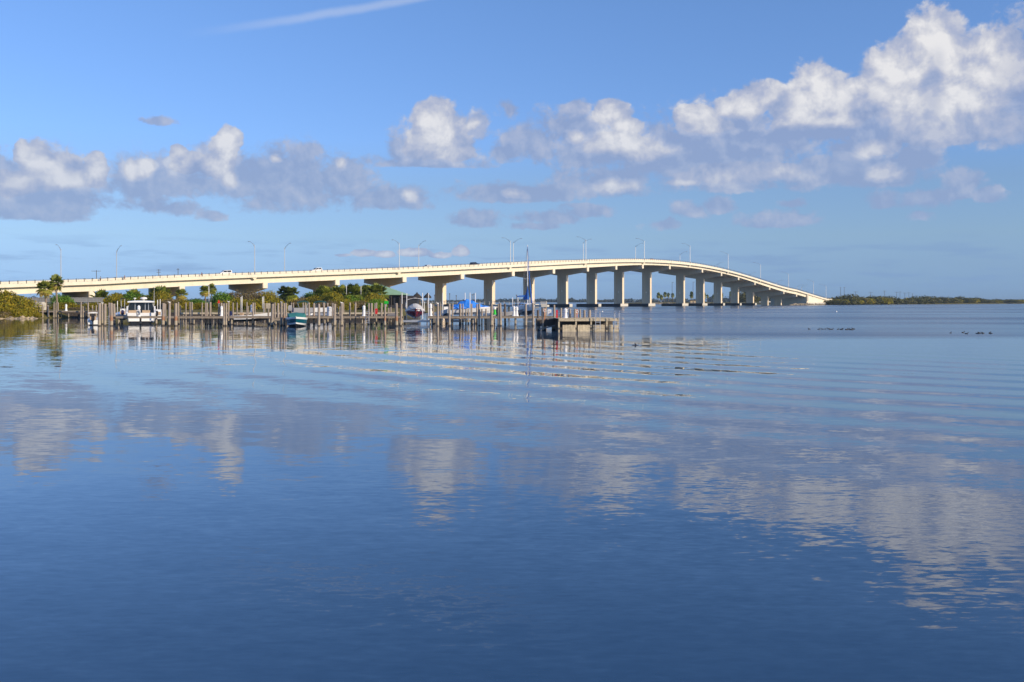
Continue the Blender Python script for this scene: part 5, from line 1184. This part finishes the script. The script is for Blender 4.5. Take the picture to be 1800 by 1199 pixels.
# utility poles
def utility(px, Z, ytop, zb, label, arms=1, grp=None, arm=1.6):
    t = thing('utility_pole', label, 'utility pole', at(px, Z, zb), 0, grp); H = zat(ytop, Z) - zb
    d = MB(); d.tube([(0, 0, 0), (0, 0, H)], [.19, .13], 7); d.build('pole', M['utility'], t)
    for k in range(arms):
        d = MB(); d.box((0, -.16, H - .5 - 1.2 * k), (arm * 2, .12, .16)); c = d.build('crossarm', M['utility'], t)
        for x in (-.9, -.4, .4, .9): d = MB(); d.lathe([(.05, 0), (.08, .08), (.05, .2)], (x * arm, -.16, H - .43 - 1.2 * k), 6); d.build('insulator', M['grey'], c)
utility(169.5, 470, 474.8, 1.5, 'dark utility pole with tilted crossarm rising behind the left part of the bridge', 1, None, 2.2)
utility(279, 520, 473.2, 1.5, 'slim utility pole with two crossarms behind the bridge', 2, None, 1.1)
utility(313, 520, 471.8, 1.5, 'bare-topped utility pole behind the bridge left of the red-shirted walker', 1, None, .7)
for k, (px, y, a) in enumerate(((1477.5, 505, .3), (1484, 505, 1.1), (1504, 512.3, 2.2), (1530.7, 513.5, 2.2), (1555, 511, 1.6), (1576, 513, 2.0), (1582, 512.5, 1.4), (1590.5, 514.5, 2.2), (1597.6, 513.8, 2.2), (1604, 516, 1.0))):
    Z = 905 + k * 16; utility(px, Z, y, 1.0, 'thin utility pole above the low wooded bank, %s from the bridge' % nth(k), 1, 'utility poles on the low bank', a)
for k, (px, y) in enumerate(((1139.5, 496), (1181.5, 496.6), (1218.3, 496), (1289, 508))):
    Z = 1060; t = thing('area_light', 'tall dark light pole on the far spit under the bridge, %s from the left' % nth(k), 'light pole', at(px, Z, 1), 0, 'light poles on the far spit'); H = zat(y, Z) - 1
    d = MB(); d.tube([(0, 0, 0), (0, 0, H)], [.28, .17], 7); d.build('pole', M['utility'], t); d = MB(); d.box((.7, 0, H), (1.8, .5, .35)); d.build('lamp_head', M['utility'], t)
for k, (px, y) in enumerate(((764, 518), (766, 519), (790.5, 515.5), (802, 519), (830, 517), (833, 516), (908, 518))):
    Z = 900; t = thing('channel_marker', 'distant dark post standing in the lagoon, %s from the left' % nth(k), 'marker post', at(px, Z, -1), 0, 'distant posts in the lagoon'); H = zat(y, Z) + 1
    d = MB(); d.tube([(0, 0, 0), (0, 0, H)], .24, 7); d.build('post', M['utility'], t); d = MB(); d.box((0, -.2, H - .6), (.9, .1, 1.0)); d.build('board', M['utility'], t)

# ------------------------------------------------------------------ animals
def bird_mesh(name, s, mat, neck=1.0, bill=1.0):
    d = MB(); d.tube([(-.30 * s, 0, .12 * s), (-.22 * s, 0, .11 * s), (-.10 * s, 0, .08 * s), (.06 * s, 0, .07 * s), (.16 * s, 0, .11 * s), (.18 * s, 0, .11 * s + .10 * s * neck), (.20 * s, 0, .11 * s + .17 * s * neck), (.26 * s, 0, .10 * s + .17 * s * neck), (.27 * s + .09 * s * bill, 0, .09 * s + .155 * s * neck)],
           [.012 * s, .06 * s, .11 * s, .12 * s, .08 * s, .042 * s, .058 * s, .045 * s, .010 * s], 10, 1.0)
    o = d.build(name, M[mat], None, True); me = o.data; bpy.data.objects.remove(o); return me
dk = bird_mesh('duck', 1.15, 'duck', 1.0, 1.0)
for grp, lab, L in (('ducks in the longer raft', 'dark duck floating in the longer raft below the bridge end', [(1422.5, 579), (1439.5, 579.2), (1445.8, 579), (1451, 578.8), (1456.5, 578.6), (1459.6, 579.3), (1462.6, 579.3), (1473, 579.2), (1478.5, 579.6), (1480, 579), (1488, 579.7), (1491, 579.2), (1495, 579.5), (1497, 580), (1500, 579)]),
                    ('ducks in the shorter raft', 'dark duck floating in the shorter raft at the right edge', [(1671, 585.6), (1693, 585), (1699, 587), (1718, 586.6), (1721.5, 586.4), (1727, 586), (1728.5, 586.6), (1740, 586.2), (1742, 586.5)])):
    for k, (px, y) in enumerate(L):
        Z = CAMH * F / (y - HY); o = link('duck', dk, None, at(px, Z, -.03), random.choice((0, math.pi)) + random.uniform(-.6, .6)); s = random.uniform(.44, .62); o.scale = (s, s, s); tag(o, lab, 'duck', grp)
gl = bird_mesh('gull', .62, 'white', .8, 1.1); cm = bird_mesh('cormorant', .95, 'duck', 1.5, 1.2)
for row, px, me, nm, lab in (('front', 600.5, gl, 'gull', 'white gull perched on a front piling right of the white dock box'), ('front', 769.5, gl, 'gull', 'white gull perched on the piling right of the red boat'), ('front', 297.5, gl, 'gull', 'white gull on the piling just right of the cruiser'), ('dock', 401.5, gl, 'gull', 'small white gull on a dock piling before the middle bushes'), ('dock', 179.8, gl, 'gull', 'white gull on the pilings left of the cruiser'), ('front', 494.6, gl, 'gull', 'white gull on the piling left of the teal boat'),
                             ('front', 393.6, cm, 'cormorant', 'black cormorant on the paired front pilings'), ('front', 478, cm, 'cormorant', 'black cormorant on the big piling beside the blank board')):
    p = PILE_AT[(row, px)][1]; tag(link(nm, me, None, (p.x, p.y, p.z), random.uniform(2, 4.4)), lab, 'bird')
Z = CAMH * F / (607.2 - HY); d = MB()
d.tube([(-1.0, 0, -.25), (-.6, 0, -.10), (-.2, 0, -.035), (.1, 0, -.04), (.5, 0, -.14), (.9, 0, -.3)], [.02, .07, .10, .11, .10, .05], 10)
d.rings([[(x0, -w, z), (x1, -w * .3, z), (x1, w * .3, z), (x0, w, z)] for x0, x1, z, w in ((.07, -.10, .03, .02), (.03, -.09, .10, .014), (-.03, -.09, .17, .009), (-.09, -.11, .24, .004))])
tag(d.build('dolphin', M['dolphin'], None, True, at(1118, Z, -.03), .1), 'dolphin back with dark upright fin breaking the surface right of the platform', 'dolphin')
for px, y in ((1470, 547.5), (1058.5, 547.3)):
    Z = CAMH * F / (y + 1 - HY); t = thing('mooring_buoy', 'small white float on the lagoon %s' % ('below the bridge end' if px > 1400 else 'above the left swim ladder'), 'buoy', at(px, Z, -.05)); d = MB(); d.lathe([(.05, -.2), (.26, -.05), (.3, .12), (.22, .28), (.06, .36)], n=12); d.build('float', M['white'], t, True); d = MB(); d.tube([(0, 0, .34), (0, 0, .5)], .04, 6); d.build('eye', M['grey'], t)

for px, y, nm, lab, mat, L in ((102, 644, 'floating_leaf', 'small brown leaf floating on the calm water at lower left', 'trunk', .35), (12, 645, 'floating_twig', 'thin dark twig floating on the water at the left edge', 'utility', .8)):
    Z = CAMH * F / (y - HY); d = MB(); d.tube([(-L / 2, 0, .0), (-L * .2, L * .05, .012), (L * .2, -.02 * L, .016), (L / 2, L * .04, .004)], [.012, .03 if L < .5 else .02, .03 if L < .5 else .018, .006], 6, .5); tag(d.build(nm, M[mat], None, False, at(px, Z, .004)), lab, nm.split('_')[1])

# ------------------------------------------------------------------ the air over the lagoon
def build_haze():
    m = bpy.data.materials.new('lagoon_air'); m.use_nodes = True; m.node_tree.nodes.clear(); T = NT(m.node_tree)
    out = T.node('ShaderNodeOutputMaterial'); v = T.node('ShaderNodeVolumePrincipled')
    v.inputs['Color'].default_value = (0.55, 0.76, 1.0, 1); v.inputs['Density'].default_value = 0.00007; v.inputs['Anisotropy'].default_value = 0.0
    T.l.new(v.outputs[0], out.inputs['Volume'])
    mb = MB(); mb.box((200, 1450, 22.5), (7000, 4200, 55)); tag(mb.build('haze', m), 'thin pale blue air over the lagoon', 'haze', kind='stuff')
build_haze()
